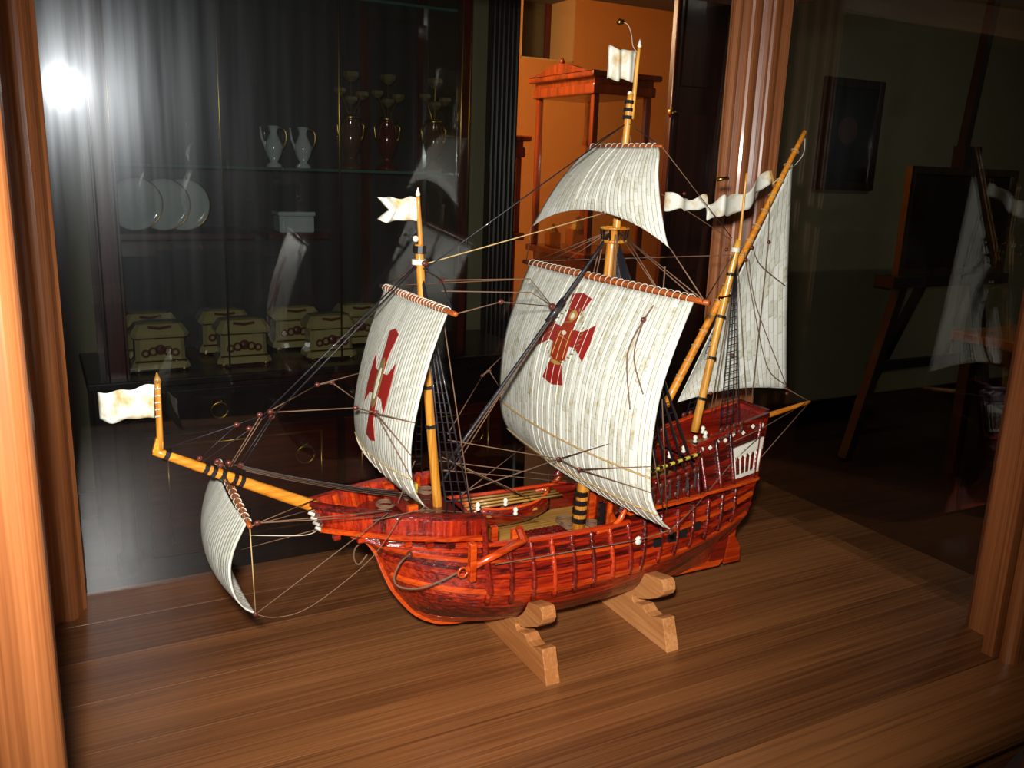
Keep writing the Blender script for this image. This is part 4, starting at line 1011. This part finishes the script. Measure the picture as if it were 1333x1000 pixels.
# shrouds, ratlines and deadeyes
def shrouds(top, feet, side, r, steps, f0, f1, mat='black_rope'):
    for ft in feet:
        rope('shroud', [top, ft], r, mat)
    rt = MB()
    for k in range(steps):
        t = f0 + (f1 - f0) * k / (steps - 1)
        rt.tube([Vector(top).lerp(Vector(ft), t) for ft in feet], 0.0007, 4)
    rt.build('ratlines', 'black_rope', ship)
def deadeyes(feet, side, dz=0.02):
    for ft in feet:
        ft = Vector(ft)
        for q in (0, dz):
            MB().lathe([(0.0038, -0.0018), (0.0045, 0), (0.0038, 0.0018)], ft + Vector((0, side * (0.004 - q * 0.1), -q)), 10, (0, 1, 0.1)).build('deadeye', 'block', ship, True)
        MB().tube([ft + Vector((0.001, side * 0.004, 0)), ft + Vector((0.001, side * 0.004, -dz))], 0.0016, 4).build('lanyard', 'black_rope', ship)
for side in (-1, 1):
    ff = [(0.402 + 0.010 * k, Y0 + side * (0.072 + 0.002 * k), 0.221 - 0.001 * k) for k in range(4)]
    shrouds(A(548, 350), ff, side, 0.0015, 22, 0.1, 0.95)
    mf = [(0.692 + 0.0165 * k, Y0 + side * (0.083 - 0.003 * k), 0.214 + 0.002 * k) for k in range(6)]
    shrouds(A(803, 312), mf, side, 0.0029, 20, 0.06, 0.92); deadeyes(mf, side, 0.024)
    zf = [(0.842 + 0.012 * k, Y0 + side * 0.038, 0.266 + 0.002 * k) for k in range(4)]
    shrouds(A(958, 332), zf, side, 0.0013, 22, 0.12, 0.96); deadeyes(zf, side, 0.012)
    mm = MB(); a, b = Vector((0.685, Y0 + side * 0.081, 0.236)), Vector((0.782, Y0 + side * 0.070, 0.247))
    for k in range(14):
        if k % 2 == 0: mm.tube([a.lerp(b, k / 14), a.lerp(b, (k + 1) / 14)], 0.0024, 6)
    MB().tube([a, b], 0.0019, 6).build('sheer_batten', 'lash', ship)
    mm.build('batten_bands', 'yellow', ship)
# lateen rigging
rope('peak_halyard', [A(1048, 180, 0.01), A(1046, 200, 0.01), A(1035, 215, 0.014)], 0.0008, 'pale_rope', curve=True)
rope('peak_halyard', [A(1005, 240, 0.01), A(1035, 215, 0.014)], 0.0008, 'pale_rope')
for pts in ([(968, 325), (985, 420), (1000, 480), (1021, 500)], [(980, 322), (990, 345), (1022, 372)], [(975, 338), (985, 400), (1023, 500)]):
    rope('brail', [A(*p, 0.006) for p in pts], 0.0010, curve=True)
rope('mizzen_vang', [A(1002, 262, 0.006), A(1000, 320, 0.006), A(978, 525, -0.03)], 0.0011); block(A(1001, 315, 0.006), 0.0038)
for p in ((979, 322), (971, 338), (954, 463), (925, 512), (946, 325)): block(A(*p, -0.003), 0.004)
for x in (925, 930, 958, 972): rope('mizzen_backstay', [A(960, 335), A(x, 535 if x < 940 else 525, -0.03)], 0.0009)
rope('mizzen_sheet', [clew, A(1054, 523)], 0.0011); block(clew + Vector((0.002, 0, -0.008)), 0.004); block(clew, 0.0034)
rope('boom_stay', [A(1054, 523), at(985, 602, y=Y0 - 0.03)], 0.0010); rope('boom_stay', [A(1052, 523), at(995, 556, y=Y0 - 0.035), at(945, 580, y=Y0 - 0.045)], 0.0010)
rope('main_backstay', [at(862, 520, y=Y0 - 0.13), at(868, 668, y=Y0 - 0.115)], 0.0011); rope('main_backstay', [at(846, 565, y=Y0 - 0.16), at(864, 668, y=Y0 - 0.12)], 0.0011)
rope('flag_thread', [A(831, 70), A(824, 60, 0.006), A(822, 45, 0.012), A(817, 32, 0.016), A(808, 28, 0.02)], 0.0006, 'pale_rope', curve=True)
for k in range(5):
    MB().tube([A(202, 507 + 9 * k, -0.005), A(208, 506 + 9 * k, -0.004), A(208, 508 + 9 * k, 0.004)], 0.0008, 4).build('flag_tie', 'pale_rope', spole)
# pale fittings along the rails
for p, dy in (((622, 660), -0.03), ((658, 654), 0.02), ((671, 666), 0.0), ((527, 631), 0.04), ((915, 560), -0.02), ((918, 566), -0.03), ((890, 585), -0.02), ((872, 592), -0.05), ((905, 572), -0.02)):
    q = at(*p, y=Y0 + dy); MB().lathe([(0.0022, -0.005), (0.0036, -0.003), (0.0022, 0), (0.0036, 0.003), (0.0015, 0.006)], q, 8).build('pin', 'white', ship, True)

# ================================================================== CRADLES
def cradle(x0, label):
    t = thing('ship_cradle', (x0 + 0.01, Y0, 0), label, 'cradle', 'cradles under the model ship')
    half = [(0.138, 0.0), (0.1235, 0.043), (0.112, 0.040), (0.100, 0.034), (0.088, 0.035), (0.078, 0.041), (0.070, 0.0395)]
    half += [(a, b) for a, b in arc(0.061, 0.0425, 0.0065, 325, 35, 8)]
    half += [(0.071, 0.0475), (0.090, 0.056), (0.108, 0.066), (0.118, 0.0745), (0.1215, 0.082), (0.119, 0.091), (0.114, 0.0955), (0.104, 0.094)]
    half += [(breadth(x0 + 0.01, z) + 0.0022, z) for z in (0.088, 0.080, 0.072, 0.064, 0.056, 0.049, 0.043)] + [(0.02, 0.0325)]
    poly = [(x0, Y0 - a, b) for a, b in half] + [(x0, Y0 + a, b) for a, b in half[::-1]]
    MB().prism(poly, (0.020, 0, 0)).build('cradle_board', 'cradle', t, bevel=0.0008)
cradle(0.511, 'pale wooden cradle board under the bow end of the model ship')
cradle(0.696, 'pale wooden cradle board under the stern half of the model ship')

# ================================================================== CHINA CABINET behind the case
M['mahog'] = wood('red_mahogany', rgb(52, 14, 8), rgb(96, 30, 16), 'Z', 90, 0.05, 0.3, 0.4, 0.2, 0.2)
M['mahogx'] = wood('red_mahogany_x', rgb(52, 14, 8), rgb(92, 28, 15), 'X', 70, 0.06, 0.3, 0.4, 0.2, 0.2)
M['ebonyx'] = wood('black_stained_timber_x', rgb(18, 11, 9), rgb(36, 22, 18), 'X', 60, 0.06, 0.35, 0.3, 0.2, 0.1)
M['cab_back'] = plain('dark_cabinet_lining', rgb(30, 26, 30), 0.5, noise=0.15, nscale=8)
M['shelf_glass'] = plain('green_shelf_glass', rgb(70, 104, 96), 0.12, coat=0.6, noise=0.05)
CY0, CY1 = 3.40, 3.90
cx0, cx1 = 0.19, 1.605
BX0, BX1, BZ = 0.14, 1.90, -0.17
cab = thing('china_cabinet', (1.0, 3.65, FZ), 'tall dark red china cabinet with gilt beading and glass doors behind the ship', 'cabinet')
box('base_body', (BX0, 3.36, FZ + 0.06), (BX1, CY1, BZ - 0.03), 'ebonyx', cab)
box('plinth', (BX0 + 0.03, 3.40, FZ), (BX1 - 0.03, CY1, FZ + 0.06), 'ebonyx', cab)
box('base_top', (BX0 - 0.02, 3.33, BZ - 0.03), (BX1 + 0.02, CY1, BZ), 'ebonyx', cab, 0.006)
def gilt_frame(name, x0, x1, z0, z1, y, parent, r=0.005):
    for a, b in (((x0, z0), (x1, z0)), ((x1, z0), (x1, z1)), ((x1, z1), (x0, z1)), ((x0, z1), (x0, z0))):
        MB().tube([(a[0], y, a[1]), (b[0], y, b[1])], r, 6).build(name, 'gilt', parent, True)
def ring_pull(x, z, y, parent, r=0.036):
    MB().lathe([(0.022, 0), (0.016, 0.01), (0.006, 0.016)], (x, y, z), 10, (0, -1, 0)).build('pull_plate', 'gilt', parent, True)
    MB().tube([(x + r * math.cos(a), y - 0.018, z - r * 0.8 + r * math.sin(a)) for a in [i * math.pi / 10 for i in range(21)]], 0.0045, 6).build('pull_ring', 'gilt', parent, True)
dxs = [(0.30, 1.02), (1.05, 1.77)]
for a, b in dxs:
    dr = box('drawer', (a, 3.345, -0.37), (b, 3.36, -0.22), 'ebonyx', cab, 0.004)
    d_ = box('base_door', (a, 3.345, FZ + 0.08), (b, 3.36, -0.385), 'mahogx', cab, 0.004)
    gilt_frame('gilt_bead', a + 0.07, b - 0.07, FZ + 0.13, -0.43, 3.343, d_, 0.004)
    ring_pull((a + b) / 2 + 0.22, -0.49, 3.345, d_); ring_pull((a + b) / 2 - 0.1, -0.28, 3.345, dr, 0.03)
for x in (BX0 + 0.08, BX1 - 0.06):
    MB().lathe([(0.045, FZ + 0.06), (0.045, FZ + 0.12), (0.03, FZ + 0.14), (0.026, -0.3), (0.036, -0.25), (0.045, -0.21), (0.045, -0.2)], (x, 3.35, 0), 14).build('column', 'ebony', cab, True)
# upper showcase
for x, y in ((cx0, CY0), (cx1 - 0.045, CY0), (cx0, CY1 - 0.04), (cx1 - 0.045, CY1 - 0.04)):
    front_ = y == CY0
    p_ = box('cabinet_post', (x, y, BZ), (x + (0.075 if x == cx0 else 0.045), y + 0.04, 1.85), 'mahog', cab)
    if front_:
        for q in ((0.008, 0.066) if x == cx0 else (0.004, 0.040)): MB().tube([(x + q, y - 0.001, BZ), (x + q, y - 0.001, 1.84)], 0.0035, 6).build('gilt_bead', 'gilt', p_, True)
    else:
        MB().tube([(x + 0.047, y - 0.001, BZ), (x + 0.047, y - 0.001, 1.84)], 0.0035, 6).build('gilt_bead', 'gilt', p_, True)
box('back_panel', (cx0 + 0.03, CY1 - 0.012, BZ), (cx1 - 0.045, CY1 - 0.002, 1.85), 'cab_back', cab)
box('back_stile', (1.30, CY1 - 0.03, BZ), (1.345, CY1 - 0.012, 1.85), 'mahog', cab)
box('cornice', (cx0 - 0.06, CY0 - 0.06, 1.85), (cx1 + 0.06, CY1, 1.98), 'mahogx', cab, 0.01)
for z, mt in ((0.587, 'shelf_glass'), (1.22, 'shelf_glass')):
    box('glass_shelf', (cx0 + 0.04, CY0 + 0.05, z - 0.010), (cx1 - 0.02, CY1 - 0.03, z), mt, cab)
box('wood_shelf', (cx0 + 0.04, CY0 + 0.12, 0.315), (0.75, CY1 - 0.03, 0.335), 'mahogx', cab)
for x in (0.62, 1.06): MB().tube([(x, CY0 + 0.01, BZ), (x, CY0 + 0.01, 1.85)], 0.0035, 6).build('glazing_bar', 'gilt', cab, True)
pane('door_pane', ((cx0 + 0.075 + 0.84) / 2, CY0 + 0.016, 0.84), ((0.84 - cx0 - 0.075) / 2 - 0.004, 0.002, 1.0), math.radians(-2.7), math.radians(0.6), 'cab_glass', cab)
pane('door_pane', ((cx1 - 0.045 + 0.84) / 2, CY0 + 0.016, 0.84), ((cx1 - 0.045 - 0.84) / 2 - 0.004, 0.002, 1.0), 0, 0, 'cab_glass', cab)
pane('side_pane', (cx1 - 0.02, (CY0 + CY1) / 2, 0.84), (0.002, 0.20, 1.0), 0, 0, 'cab_glass', cab)

# porcelain caskets
M['porcelain'] = plain('ivory_porcelain', rgb(178, 160, 108), 0.18, coat=0.8, noise=0.1, nscale=14)
M['ornament'] = plain('brown_red_porcelain_paint', rgb(110, 40, 30), 0.3, coat=0.5, noise=0.2)
M['bluewhite'] = plain('white_porcelain', rgb(196, 202, 204), 0.15, coat=0.8, noise=0.06)
M['amber'] = plain('amber_glass', rgb(92, 58, 26), 0.12, coat=1.0, noise=0.3, nscale=20)
M['ruby'] = plain('ruby_glass', rgb(92, 28, 20), 0.12, coat=1.0, noise=0.3, nscale=20)
M['flower'] = plain('muted_gilt_petals', rgb(120, 104, 66), 0.3, coat=0.5, noise=0.3)
def loft_box(levels, cx=0, cy=0):
    """stack of chamfered rectangles (hx, hy, z)"""
    mb = MB(); vs = []; fs = []; n = 8
    for hx, hy, z in levels:
        c = min(hx, hy) * 0.28
        vs += [(cx + a, cy + b, z) for a, b in ((-hx + c, -hy), (hx - c, -hy), (hx, -hy + c), (hx, hy - c), (hx - c, hy), (-hx + c, hy), (-hx, hy - c), (-hx, -hy + c))]
    for i in range(len(levels) - 1):
        for j in range(n): fs.append((i * n + j, i * n + (j + 1) % n, (i + 1) * n + (j + 1) % n, (i + 1) * n + j))
    fs += [tuple(range(n - 1, -1, -1)), tuple((len(levels) - 1) * n + j for j in range(n))]
    return mb.add(vs, fs)
def make_casket(loc, label):
    t = thing('porcelain_casket', loc, label, 'casket', 'porcelain caskets in the cabinet'); L_ = Vector(loc)
    def put(mb, nm, mt, par=t, sm=False):
        mb.v = [v + L_ for v in mb.v]; return mb.build(nm, mt, par, sm)
    put(loft_box([(0.105, 0.07, 0.012), (0.100, 0.066, 0.03), (0.088, 0.056, 0.045), (0.086, 0.054, 0.12), (0.094, 0.06, 0.13)]), 'body', 'porcelain')
    put(loft_box([(0.100, 0.066, 0.13), (0.104, 0.068, 0.14), (0.096, 0.062, 0.155), (0.080, 0.048, 0.178), (0.05, 0.03, 0.184)]), 'lid', 'porcelain')
    for sx in (-1, 1):
        for sy in (-1, 1): put(MB().lathe([(0.010, 0), (0.014, 0.006), (0.009, 0.014)], (sx * 0.08, sy * 0.05, 0), 8), 'foot', 'gilt', t, True)
    put(MB().tube([(x, -0.057, 0.128) for x in (-0.086, 0.086)], 0.004, 5), 'gilt_band', 'gilt'); put(MB().tube([(x, -0.062, 0.04) for x in (-0.09, 0.09)], 0.004, 5), 'gilt_band', 'gilt')
    for k in range(5):
        a = k - 2; r = 0.016 - 0.002 * abs(a)
        put(MB().tube([(a * 0.026 + r * math.cos(q), -0.057, 0.082 - 0.006 * abs(a) + r * math.sin(q)) for q in [i * math.pi / 5 for i in range(11)]], 0.005, 5), 'painted_scroll', 'ornament')
    put(MB().lathe([(0.012, 0), (0.014, 0.004), (0.004, 0.008)], (0, -0.056, 0.080), 10, (0, -1, 0)), 'painted_rose', 'ornament')
    put(MB().tube([(-0.04, -0.054, 0.168), (0, -0.058, 0.163), (0.04, -0.054, 0.168)], 0.006, 5), 'painted_spray', 'ornament')
    return t
CL = ['leftmost porcelain casket in the front row of the cabinet', 'middle porcelain casket in the front row of the cabinet', 'porcelain casket at right end of the front row behind the foremast sail']
for (px, py), lb in zip(((209, 488), (316, 485), (428, 478)), CL):
    p = at(px, py, y=3.52); make_casket((p.x, 3.52, BZ), lb)
CL2 = ['leftmost porcelain casket in the back row of the cabinet', 'second porcelain casket from the left in the back row', 'third porcelain casket from the left in the back row', 'rightmost porcelain casket in the back row beside the foremast sail']
for px, lb in zip((196, 291, 383, 466), CL2):
    p = at(px, 450, y=3.76); make_casket((p.x, 3.76, BZ), lb)

# things on the glass shelves
SZ = 0.587
def bouquet_vase(px, body, label):
    p = at(px, 218, y=3.56); x, y = p.x, 3.56
    t = thing('bouquet_vase', (x, y, SZ), label, 'vase', 'footed vases on the glass shelf')
    MB().lathe([(0.05, 0), (0.048, 0.012), (0.02, 0.03), (0.016, 0.05), (0.034, 0.075), (0.042, 0.11), (0.040, 0.15), (0.030, 0.185), (0.036, 0.20)], (x, y, SZ), 18).build('vase_body', body, t, True)
    MB().lathe([(0.038, 0.195), (0.042, 0.205), (0.034, 0.21)], (x, y, SZ), 18).build('gilt_rim', 'gilt', t, True)
    for s in (-1, 1): MB().tube([(x + s * 0.036, y, SZ + 0.19), (x + s * 0.056, y, SZ + 0.17), (x + s * 0.05, y, SZ + 0.13), (x + s * 0.038, y, SZ + 0.11)], 0.005, 6).build('handle', 'gilt', t, True)
    for k, (dx, dz, r) in enumerate(((0.0, 0.36, 0.034), (-0.045, 0.30, 0.026), (0.045, 0.29, 0.028), (0.0, 0.27, 0.028))):
        MB().tube([(x, y, SZ + 0.19), (x + dx, y - 0.01, SZ + dz)], 0.004, 5).build('stem', 'gilt', t)
        MB().lathe([(r * 0.3, -r * 0.7), (r, -r * 0.1), (r * 0.9, r * 0.4), (r * 0.4, r * 0.5)], (x + dx, y - 0.01, SZ + dz), 8).build('flower_head', 'flower', t)
bouquet_vase(457, 'amber', 'amber footed vase with gilt flowers on the upper glass shelf')
bouquet_vase(504, 'ruby', 'ruby red footed vase with gilt flowers on the upper glass shelf')
bouquet_vase(564, 'amber', 'footed vase at the right end of the glass shelf')
def ewer(px, label):
    p = at(px, 216, y=3.58); x, y = p.x, 3.58
    t = thing('porcelain_ewer', (x, y, SZ), label, 'ewer', 'small pale ewers on the glass shelf')
    MB().lathe([(0.03, 0), (0.03, 0.008), (0.014, 0.02), (0.03, 0.05), (0.036, 0.08), (0.022, 0.11), (0.014, 0.13), (0.022, 0.155)], (x, y, SZ), 16).build('ewer_body', 'bluewhite', t, True)
    MB().tube(smooth([(x + 0.02, y, SZ + 0.15), (x + 0.045, y, SZ + 0.14), (x + 0.048, y, SZ + 0.10), (x + 0.034, y, SZ + 0.07)], 4), 0.004, 6).build('handle', 'gilt', t, True)
    MB().tube([(x - 0.03, y, SZ + 0.07), (x - 0.045, y, SZ + 0.11), (x - 0.05, y, SZ + 0.15)], 0.006, 6, 0.004).build('spout', 'bluewhite', t, True)
ewer(357, 'left of two small pale ewers on the upper glass shelf'); ewer(395, 'right of two small pale ewers on the upper glass shelf')
for px, lb in ((178, 'leftmost porcelain plate standing under the glass shelf'), (214, 'middle porcelain plate standing under the glass shelf'), (240, 'rightmost porcelain plate standing under the glass shelf')):
    p = at(px, 270, y=3.62)
    t = thing('porcelain_plate', (p.x, 3.62, 0.335), lb, 'plate', 'standing plates in the cabinet')
    ax = Vector((-0.35, -0.9, 0.25)).normalized(); c = Vector((p.x, 3.62, 0.335 + 0.098))
    MB().lathe([(0.045, -0.004), (0.05, 0.0), (0.066, 0.006), (0.098, 0.016), (0.098, 0.020), (0.064, 0.011), (0.045, 0.006)], c, 28, ax).build('dish', 'bluewhite', t, True)
    e1 = ax.orthogonal().normalized(); e2 = ax.cross(e1)
    MB().tube([c + ax * 0.018 + e1 * (0.098 * math.cos(q)) + e2 * (0.098 * math.sin(q)) for q in [i * math.pi / 14 for i in range(29)]], 0.0025, 5).build('gilt_rim', 'gilt', t, True)
p = at(382, 262, y=3.6)
t = thing('lidded_box', (p.x, 3.6, 0.335), 'small pale lidded box under the glass shelf behind the foremast flag', 'box')
box('shelf_bracket', (p.x - 0.12, 3.52, 0.315), (p.x + 0.12, CY1 - 0.03, 0.334), 'mahogx', cab)
box('box_body', (p.x - 0.07, 3.55, 0.335), (p.x + 0.07, 3.65, 0.40), 'bluewhite', t, 0.006); box('box_lid', (p.x - 0.075, 3.545, 0.40), (p.x + 0.075, 3.655, 0.418), 'bluewhite', t, 0.006)

# ================================================================== VITRINE in the orange room
M['vit'] = wood('polished_red_brown_timber', rgb(88, 30, 10), rgb(146, 60, 22), 'Z', 60, 0.05, 0.32, 0.4, 0.2, 0.2)
def vitrine(x0, y0, x1, y1, zl, zt, label, pediment=True):
    t = thing('glass_vitrine', ((x0 + x1) / 2, (y0 + y1) / 2, FZ), label, 'vitrine', 'wooden vitrines in the orange room')
    box('base_body', (x0 + 0.02, y0 + 0.02, FZ), (x1 - 0.02, y1 - 0.02, zl - 0.05), 'vit', t)
    box('ledge', (x0 - 0.03, y0 - 0.03, zl - 0.05), (x1 + 0.03, y1 + 0.03, zl), 'vit', t, 0.01)
    for x in (x0, x1 - 0.045):
        for y in (y0, y1 - 0.045): box('corner_post', (x, y, zl), (x + 0.045, y + 0.045, zt), 'vit', t, 0.006)
    box('cornice', (x0 - 0.02, y0 - 0.02, zt), (x1 + 0.02, y1 + 0.02, zt + 0.07), 'vit', t, 0.01)
    box('cornice_cap', (x0 - 0.05, y0 - 0.05, zt + 0.11), (x1 + 0.05, y1 + 0.05, zt + 0.15), 'vit', t, 0.012)
    box('frieze', (x0 - 0.005, y0 - 0.005, zt + 0.07), (x1 + 0.005, y1 + 0.005, zt + 0.11), 'vit', t)
    if pediment:
        pts = [(0, 0), (0.06, 0.004), (0.18, 0.02), (0.36, 0.06), (0.5, 0.075), (0.64, 0.06), (0.82, 0.02), (0.94, 0.004), (1, 0)]
        pf = MB().prism([(x0 - 0.05, y0 - 0.05 + a * (y1 - y0 + 0.1), zt + 0.15 + b) for a, b in pts], (0.05, 0, 0)).build('pediment', 'vit', t)
        MB().lathe([(0.010, 0), (0.022, 0.014), (0.014, 0.03), (0.006, 0.045)], (x0 - 0.025, (y0 + y1) / 2, zt + 0.22), 10).build('finial', 'vit', pf, True)
    for c, h in ((((x0 + x1) / 2, y0 + 0.02, (zl + zt) / 2), ((x1 - x0) / 2 - 0.05, 0.002, (zt - zl) / 2 - 0.002)), (((x0 + 0.02), (y0 + y1) / 2, (zl + zt) / 2), (0.002, (y1 - y0) / 2 - 0.05, (zt - zl) / 2 - 0.002))):
        pane('vitrine_pane', c, h, 0, 0, 'cab_glass', t)
    return t
vitrine(3.49, 5.40, 3.98, 6.22, 0.03, 1.13, 'tall reddish wooden vitrine with arched pediment against the orange wall')
pq = at(676, 300, y=5.7)
vitrine(pq.x - 0.5, 5.7, pq.x, 6.1, at(676, 303, y=5.7).z, at(674, 178, y=5.7).z - 0.14, 'lower reddish wooden vitrine half hidden by the black door frame', False)
def vit_item(xx, yy, h, label):
    p = Vector((xx, yy, 0)); t = thing('gilt_casket', (p.x, yy, 0.03), label, 'ornament', 'gilt ornaments in the vitrine')
    MB().box((p.x - h * 0.3, yy - h * 0.25, 0.03), (p.x + h * 0.3, yy + h * 0.25, 0.03 + h * 0.6)).build('ornament_body', 'gilt', t, bevel=0.008)
    MB().lathe([(h * 0.33, 0), (h * 0.2, h * 0.15), (h * 0.05, h * 0.3), (h * 0.08, h * 0.36), (0.004, h * 0.42)], (p.x, yy, 0.03 + h * 0.6), 10).build('ornament_lid', 'gilt', t)
vit_item(3.60, 6.06, 0.17, 'small gilt casket at left inside the tall vitrine'); vit_item(3.70, 5.86, 0.24, 'larger gilt casket at right inside the tall vitrine')

# ================================================================== RIGHT SIDE: portrait, easel, table
M['canvas'] = plain('dark_oil_ground', rgb(26, 22, 18), 0.3, coat=0.3, noise=0.4, nscale=9)
M['skin_paint'] = plain('dim_flesh_paint', rgb(86, 58, 36), 0.35, noise=0.35, nscale=30)
M['coat_paint'] = plain('dark_coat_paint', rgb(20, 17, 18), 0.35, noise=0.3)
M['frame_dark'] = wood('dark_frame_timber', rgb(26, 18, 10), rgb(66, 46, 22), 'Z', 60, 0.05, 0.35, 0.3, 0.2, 0.1)
yw = WY - 0.004
a_, b_ = at(1060, 247, y=WY - 0.03), at(1154, 107, y=WY - 0.03)
px0, px1, pz0, pz1 = a_.x, b_.x, a_.z, b_.z
po = thing('portrait_painting', ((px0 + px1) / 2, yw, pz0), 'dark framed portrait painting hanging on the grey wall', 'painting')
box('canvas', (px0 + 0.05, WY - 0.022, pz0 + 0.05), (px1 - 0.05, WY - 0.004, pz1 - 0.05), 'canvas', po)
for a, b in (((px0, pz0), (px0 + 0.055, pz1)), ((px1 - 0.055, pz0), (px1, pz1)), ((px0 + 0.055, pz0), (px1 - 0.055, pz0 + 0.055)), ((px0 + 0.055, pz1 - 0.055), (px1 - 0.055, pz1))):
    box('frame_side', (a[0], WY - 0.035, a[1]), (b[0], WY - 0.002, b[1]), 'frame_dark', po, 0.008)
mx_, mz_ = (px0 + px1) / 2 - 0.02, (pz0 + pz1) / 2
MB().lathe([(0.085, 0), (0.084, 0.001)], (mx_, WY - 0.022, mz_ + 0.03), 18, (0, -1, 0)).build('painted_face', 'skin_paint', po)
cm = [(mx_ - 0.19, pz0 + 0.06), (mx_ + 0.19, pz0 + 0.06), (mx_ + 0.16, mz_ - 0.12), (mx_ + 0.05, mz_ - 0.06), (mx_ - 0.05, mz_ - 0.06), (mx_ - 0.16, mz_ - 0.12)]
MB().prism([(x, WY - 0.022, z) for x, z in cm], (0, -0.001, 0)).build('painted_coat', 'coat_paint', po)

EY = 3.40
def E_(px, py, y=EY): return at(px, py, y=y)
ea = thing('easel', (4.68, EY, FZ), 'tall dark wooden easel standing before the grey wall at right', 'easel')
def beam(name, a, b, r, par, mat='gunport'):
    a, b = Vector(a), Vector(b); d = (b - a).normalized(); s = d.cross(Vector((0, 1, 0))).normalized() * r; q = Vector((0, r, 0))
    MB().prism([a - s - q, a + s - q, a + s + q, a - s + q], b - a).build(name, mat, par)
beam('mast', E_(1297, -10), (4.66, EY + 0.02, 0.1), 0.024, ea)
box('mast_clamp', (4.66, EY - 0.05, 0.70), (4.80, EY + 0.03, 0.82), 'gunport', ea)
beam('leg', (4.36, EY, 0.12), (4.00, EY - 0.05, FZ + 0.01), 0.028, ea); beam('leg', (4.98, EY, 0.12), (5.28, EY - 0.05, FZ + 0.01), 0.028, ea); beam('leg', (4.68, EY + 0.05, 0.2), (4.74, EY + 0.55, FZ + 0.01), 0.024, ea)
box('tray', (4.15, EY - 0.10, 0.04), (5.16, EY + 0.03, 0.10), 'gunport', ea)
box('crossbar', (4.16, EY - 0.02, -0.45), (5.12, EY + 0.02, -0.40), 'gunport', ea)
pn = thing('easel_painting', (4.68, EY - 0.04, 0.10), 'dark painting resting on the easel tray', 'painting')
box('canvas', (4.25, EY - 0.055, 0.10), (5.12, EY - 0.03, 0.68), 'canvas', pn)  # dark mottled ground of the picture itself
for a, b in (((4.22, 0.10), (4.26, 0.70)), ((5.11, 0.10), (5.15, 0.70)), ((4.26, 0.66), (5.11, 0.70)), ((4.26, 0.10), (5.11, 0.14))):
    box('frame_side', (a[0], EY - 0.066, a[1]), (b[0], EY - 0.024, b[1]), 'frame_dark', pn)
tb_ = thing('side_table', (4.8, 2.6, FZ), 'plain brown wooden side table at the right edge', 'table')
box('table_top', (4.30, 2.15, -0.20), (5.4, 3.02, -0.15), 'case_y', tb_, 0.006)
for x in (4.36, 5.28):
    for y in (2.2, 2.92): box('leg', (x, y, FZ), (x + 0.06, y + 0.06, -0.20), 'ebony', tb_)
box('table_apron', (4.36, 2.2, -0.30), (4.40, 2.98, -0.20), 'ebony', tb_)
pv = at(1325, 425, y=2.5); 
tv = thing('gilt_urn', (4.55, 2.45, -0.15), 'small ornate gilt urn standing on the side table', 'urn')
MB().lathe([(0.06, 0), (0.055, 0.02), (0.025, 0.04), (0.03, 0.06), (0.08, 0.11), (0.085, 0.15), (0.06, 0.19), (0.065, 0.21)], (4.55, 2.45, -0.15), 16).build('urn_body', 'flower', tv, True)
MB().lathe([(0.066, 0.21), (0.05, 0.235), (0.012, 0.25), (0.016, 0.27), (0.004, 0.285)], (4.55, 2.45, -0.15), 16).build('urn_lid', 'gilt', tv, True)
